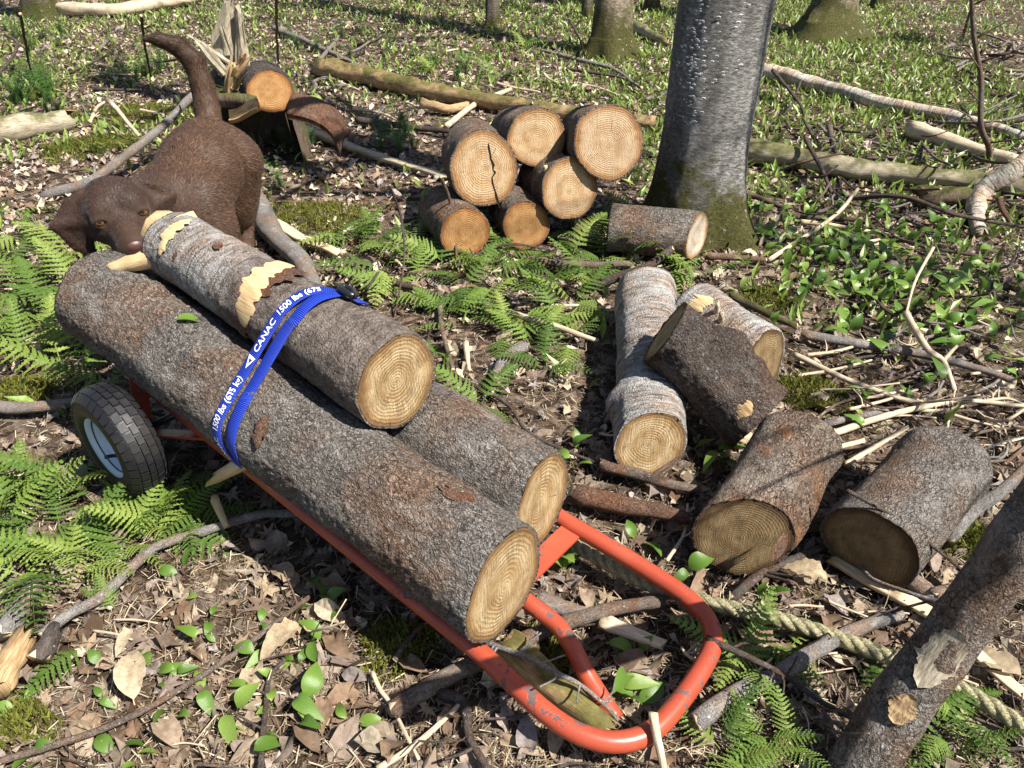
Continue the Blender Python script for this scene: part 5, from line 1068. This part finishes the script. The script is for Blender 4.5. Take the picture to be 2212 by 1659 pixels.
TEM = [lobed(1), lobed(2), oval(3), oval(4), shrivel(5), shrivel(6), shrivel(7)]
PAL = np.array([[.36, .27, .2], [.46, .37, .27], [.27, .18, .12], [.36, .3, .28], [.54, .44, .31], [.2, .125, .08], [.42, .34, .29], [.58, .49, .37], [.3, .22, .18]])*1.2
DLM = [mesh('dead_leaf', V, [tuple(f) for f in F], [M['dryleaf']]) for V, F in TEM]
rg = np.random.default_rng(9); cnt = 0
while cnt < 300:                                  # the leaves that show largest: pieces of the floor
    px, py = rg.uniform(-30, 2240), 900+rg.random()**.8*760; p = G(px, py); s_ = rg.uniform(.035, .08); p[2] = gh(p[0], p[1])+.004+.01*rg.random()
    Mx = Matrix.Translation(p) @ Matrix.Rotation(rg.uniform(0, 6.28), 4, 'Z') @ Matrix.Rotation(rg.normal(0, .3), 4, 'X') @ Matrix.Rotation(rg.normal(0, .3), 4, 'Y') @ Matrix.Diagonal((s_, s_, s_, 1)); inst('dead_leaf', DLM[(0, 1, 0, 1, 2, 4, 6)[rg.integers(7)]], Mx, ground); cnt += 1
Vs = []; Fs = []; Cs = []; nb = 0
for q, (TV, TF) in enumerate(TEM):
    N = 5200; yy = .25+(RNG.random(N)**1.1)*9.5; xx = RNG.uniform(-1, 1, N)*(.72*yy+.75); n = N
    sc = RNG.uniform(.016, .05, (n, 1))*np.where(RNG.random((n, 1)) < .12, 1.5, 1); keep = RNG.random(n) < np.where(yy < 2.2, .5, 1.); xx, yy, sc = xx[keep], yy[keep], sc[keep]; n = len(xx); z = gh(xx, yy)+.001+RNG.random(n)*.011
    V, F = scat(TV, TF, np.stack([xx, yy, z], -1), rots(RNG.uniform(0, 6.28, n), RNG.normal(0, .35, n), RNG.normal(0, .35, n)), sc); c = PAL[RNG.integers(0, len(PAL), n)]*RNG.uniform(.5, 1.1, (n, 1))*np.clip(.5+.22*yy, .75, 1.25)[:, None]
    Vs.append(V); Fs.append(F+nb); Cs.append(np.repeat(c, len(TV), 0)); nb += len(V)
o = put('leaf_litter', np.vstack(Vs), np.vstack(Fs), M['litter'], ground, col=np.vstack(Cs), smooth=False); o['kind'] = 'stuff'
# crumbs: bits of twig, needles, bark
N = 170000; yy = .3+(RNG.random(N)**1.9)*7; xx = RNG.uniform(-1, 1, N)*(.7*yy+.6); TV = np.array([(-.04, 0, 0), (.04, 0, .0), (.03, 1, .05), (-.03, 1, .05)]); TF = np.array([(0, 1, 2, 3)])
V, F = scat(TV, TF, np.stack([xx, yy, gh(xx, yy)+.002+RNG.random(N)*.011], -1), rots(RNG.uniform(0, 6.28, N), RNG.normal(0, .3, N), RNG.normal(0, .3, N)), RNG.uniform(.005, .028, (N, 1)))
PB = np.array([[.46, .37, .25], [.2, .13, .08], [.3, .22, .15], [.12, .08, .055], [.58, .5, .36]]); o = put('litter_crumbs', V, F, M['litter'], ground, col=np.repeat(PB[RNG.integers(0, 5, N)]*RNG.uniform(.6, 1.1, (N, 1)), 4, 0), smooth=False); o['kind'] = 'stuff'

# ------------------------------------------------------------------ thin twigs in the brush
rg = np.random.default_rng(31); ZN = [((1640, 2212, 250, 470), 90, 'thin bare twig in the dark brush right of the large trunk', 'twigs in the dark brush', ('twigdark', 'twigdark', 'twig', 'twiggrey'), 130),
      ((1740, 2212, 840, 1030), 44, 'thin dry twig lying around the two nearest cut logs', 'twigs around the nearest cut logs', ('straw', 'twig', 'twiggrey'), 150),
      ((1720, 2212, 560, 860), 26, 'thin twig among the lily plants at right', 'twigs among the right lily plants', ('straw', 'twiggrey', 'twigdark'), 140),
      ((1500, 2212, 1180, 1640), 62, 'thin twig in the litter by the rope and cart handle', 'twigs by the rope', ('straw', 'twig', 'twigdark'), 110),
      ((0, 1500, 1300, 1659), 30, 'thin twig in the litter in front of the cart', 'twigs in front of the cart', ('straw', 'twig', 'twigdark'), 90),
      ((1990, 2212, 60, 260), 26, 'bare brush twig at the upper right edge', 'brush twigs at the upper right', ('twiggrey', 'twigdark'), 110),
      ((0, 460, 90, 420), 22, 'thin twig on the ground behind the dog', 'twigs behind the dog', ('twigdark', 'twiggrey', 'straw'), 80),
      ((620, 1400, 60, 330), 26, 'thin twig on the ground behind the log pile', 'twigs behind the log pile', ('twigdark', 'twiggrey', 'straw'), 80),
      ((680, 1320, 520, 1000), 20, 'thin twig among the middle ferns', 'twigs among the middle ferns', ('twig', 'twigdark', 'straw'), 90)]
q = 500
for (x0, x1, y0, y1), n, lab, grp, mts, ln in ZN:
    for _ in range(n):
        q += 1; x = rg.uniform(x0, x1); y = rg.uniform(y0, y1); a = rg.normal(0, .7); l = ln*rg.uniform(.5, 1.3); dx = math.cos(a)*l; dy = math.sin(a)*l*.5
        up = rg.random() < (.5 if 'brush' in lab else .15); h0 = rg.uniform(.03, .14) if up else None; mid_ = (x+dx*.5+rg.normal()*6, y+dy*.5+rg.normal()*5)
        pts = [(x, y), mid_, (x+dx, y+dy)] if not up else [(x, y, .005), (mid_[0], mid_[1], h0*.7), (x+dx, y+dy-15, h0)]
        stick('twig', lab, 'twig', pts, rg.uniform(3.5, 8), mts[rg.integers(len(mts))], group=grp, seed=q, side=rg.integers(0, 4), nth=5)

# ------------------------------------------------------------------ feathery seedlings, fir sapling, moss, bleached leaves
def feather_mesh(seed, stems=5, whorls=11, nl=.16):
    rg = np.random.default_rng(seed); V = []; F = []
    for s_ in range(stems):
        a = rg.uniform(0, 6.28); ln = rg.uniform(.6, 1); tip = np.array([math.cos(a)*.3, math.sin(a)*.3, ln])
        for w_ in range(whorls):
            f = (w_+1)/whorls; c = tip*np.array([f*f, f*f, f]); L = nl*(1.25-f)*rg.uniform(.8, 1.2)
            for b in np.arange(7)*.9+rg.uniform(0, 1): d = np.array([math.cos(b), math.sin(b), .35])*L; sd = np.array([-math.sin(b), math.cos(b), 0])*.008; i = len(V); V += [c-sd, c+sd, c+d]; F.append((i, i+1, i+2))
        i = len(V); V += [np.zeros(3)+[-.008, 0, 0], np.zeros(3)+[.008, 0, 0], tip]; F.append((i, i+1, i+2))
    V = np.array(V); c = np.array([.09, .2, .03])*np.random.default_rng(seed).uniform(.6, 1.4, (len(V)//3, 1)); return mesh('foliage', V, [tuple(f) for f in F], [M['needle']], smooth=False, col=np.repeat(c, 3, 0))
FM = [feather_mesh(s_) for s_ in range(4)]; rg = np.random.default_rng(8)
for (cx, cy, sx, sy_, n, wh) in [(75, 85, 60, 25, 16, 'at the upper left corner'), (90, 200, 70, 35, 22, 'left of the dog tail'), (300, 165, 50, 40, 8, 'behind the dog tail'), (870, 310, 30, 18, 7, 'in the shade left of the log pile'), (760, 95, 110, 40, 9, 'in the open litter behind the stump'), (960, 150, 60, 20, 5, 'behind the decayed log'), (640, 330, 60, 40, 8, 'right of the stump'), (1570, 90, 5, 5, 0, '')]:
    for _ in range(n):
        p = G(cx+rg.normal()*sx*.6, cy+rg.normal()*sy_*.6); p[2] = gh(p[0], p[1]); R = root('feathery_seedling', p, 'feathery green seedling '+wh, 'plant', 'feathery seedlings '+wh); s_ = rg.uniform(.12, .24)
        inst('foliage', FM[rg.integers(4)], Matrix.Rotation(rg.uniform(0, 6.28), 4, 'Z') @ Matrix.Diagonal((s_*1.2, s_*1.2, s_, 1)), R)
fb = G(2075, 95); fr = root('fir_sapling', fb, 'soft dark green fir sapling at the top right', 'sapling'); parttube('stem', [fb, fb+[0, 0, .35], fb+[.02, 0, .75]], [.012, .009, .004], 'twig', fr, 7); rg = np.random.default_rng(2); V = []; F = []; C_ = []
for k in range(26):
    z = rg.uniform(.08, .7); a = rg.uniform(0, 6.28); L = (.85-z)*.75; d = np.array([math.cos(a), math.sin(a), -.12]); c0 = fb+[0, 0, z]
    for j in range(70):
        f = rg.uniform(.12, 1); sd = np.array([-d[1], d[0], 0])*rg.choice([-1, 1]); sub = f*L; c = c0+d*sub+sd*rg.uniform(0, .35)*L*(1.1-f); nd = unit(d*.6+sd+np.array([0, 0, rg.uniform(-.2, .4)]))*rg.uniform(.03, .055); w_ = np.cross(nd, [0, 0, 1])*.11
        i = len(V); V += [c-w_, c+w_, c+nd]; F.append((i, i+1, i+2)); C_ += [np.array([.045, .11, .028])*rg.uniform(.6, 1.5)]*3
o = put('needles', np.array(V), F, M['needle'], fr, smooth=False, col=np.array(C_)); o['kind'] = 'stuff'
def moss(px, py, rad, n, lab, seed):
    rg = np.random.default_rng(seed); p = G(px, py); a = rg.uniform(0, 6.28, n); r = rad*np.sqrt(rg.random(n))*(1+.25*np.sin(3*a+seed)); x = p[0]+r*np.cos(a)*1.3; y = p[1]+r*np.sin(a); z = gh(x, y)+.004+.02*np.clip(1-(r/rad)**2, 0, 1)
    V, F = scat(np.array([(-.18, 0, 0), (.18, 0, 0), (0, .2, 1)]), np.array([(0, 1, 2)]), np.stack([x, y, z], -1), rots(rg.uniform(0, 6.28, n), rg.normal(0, .6, n), rg.normal(0, .6, n)), rg.uniform(.008, .018, (n, 1)))
    c = np.array([.16, .17, .03])*rg.uniform(.45, 1.3, (n, 1)); o = put('moss_patch', V, F, M['mosspad'], col=np.repeat(c, 3, 0), smooth=False); setp(o, lab, None, None, 'stuff')
for k, (x, y, r, lab) in enumerate([(1745, 850, .09, 'yellow-green moss patch behind the ribbed brown log'), (40, 845, .08, 'moss patch at the left edge above the wheel'), (300, 250, .3, 'mossy mound behind the dog'), (220, 330, .25, 'mossy ground left of the dog'), (860, 1395, .06, 'moss in the shade of the front log'), (30, 1565, .05, 'moss at the lower left corner'), (2100, 1165, .06, 'moss patch by the leaning grey stem'), (1160, 1420, .07, 'moss beside the rotten log in the handle'), (1650, 640, .08, 'moss behind the silver birch log'), (660, 470, .2, 'moss beside the log under the dog'), (1980, 225, .2, 'moss clump behind the fallen birch')]):
    moss(x, y, r, int(2500*(r/.1)**1.2), lab, 60+k)
def big_leaf(px, py, ln, yaw, lab, seed, tilt=.15):
    V, F = leaf_mesh('bleached_leaf', None, seed, .25, .22, .4, 14, .06, .035); me = mesh('bleached_leaf', V-[0, .5, 0], F, [M['beech']]); p = G(px, py, .022); o = inst('dry_leaf', me, Matrix.Translation(p) @ Matrix.Rotation(yaw, 4, 'Z') @ Matrix.Rotation(tilt, 4, 'X') @ Matrix.Diagonal((ln, ln, ln, 1))); setp(o, lab, 'leaf')
big_leaf(290, 1462, .1, .35, 'large bleached beech leaf below the fern frond', 1); big_leaf(610, 1390, .095, 2.5, 'pale bleached leaf beside the long brown stick', 2); big_leaf(268, 1385, .05, 2.9, 'small curled pale leaf above the bleached leaf', 6); big_leaf(25, 1025, .09, 1.2, 'curled white leaf at the left edge below the wheel', 3); big_leaf(1735, 1240, .09, 1.0, 'yellow-tan crumpled leaf below the ribbed log', 4); big_leaf(1590, 955, .1, 1.8, 'curled brown leaf under the dark crooked log', 5, .5); big_leaf(2140, 1425, .1, .6, 'white curled leaf at the right edge behind the leaning tree', 7)
V, F = leaf_mesh('g', None, 3, .24, .2, .3); t_, an = hit_log(I1, 372, 705); p_, d_ = on_log(I1, t_, an, .004); o = inst('green_leaf', mesh('green_leaf', V, F, [M['lily']]), Matrix.Translation(p_) @ Matrix.Rotation(-1.2, 4, 'Z') @ Matrix.Rotation(-.1, 4, 'X') @ Matrix.Diagonal((.06, .06, .06, 1))); setp(o, 'single green leaf lying on the front log', 'leaf')
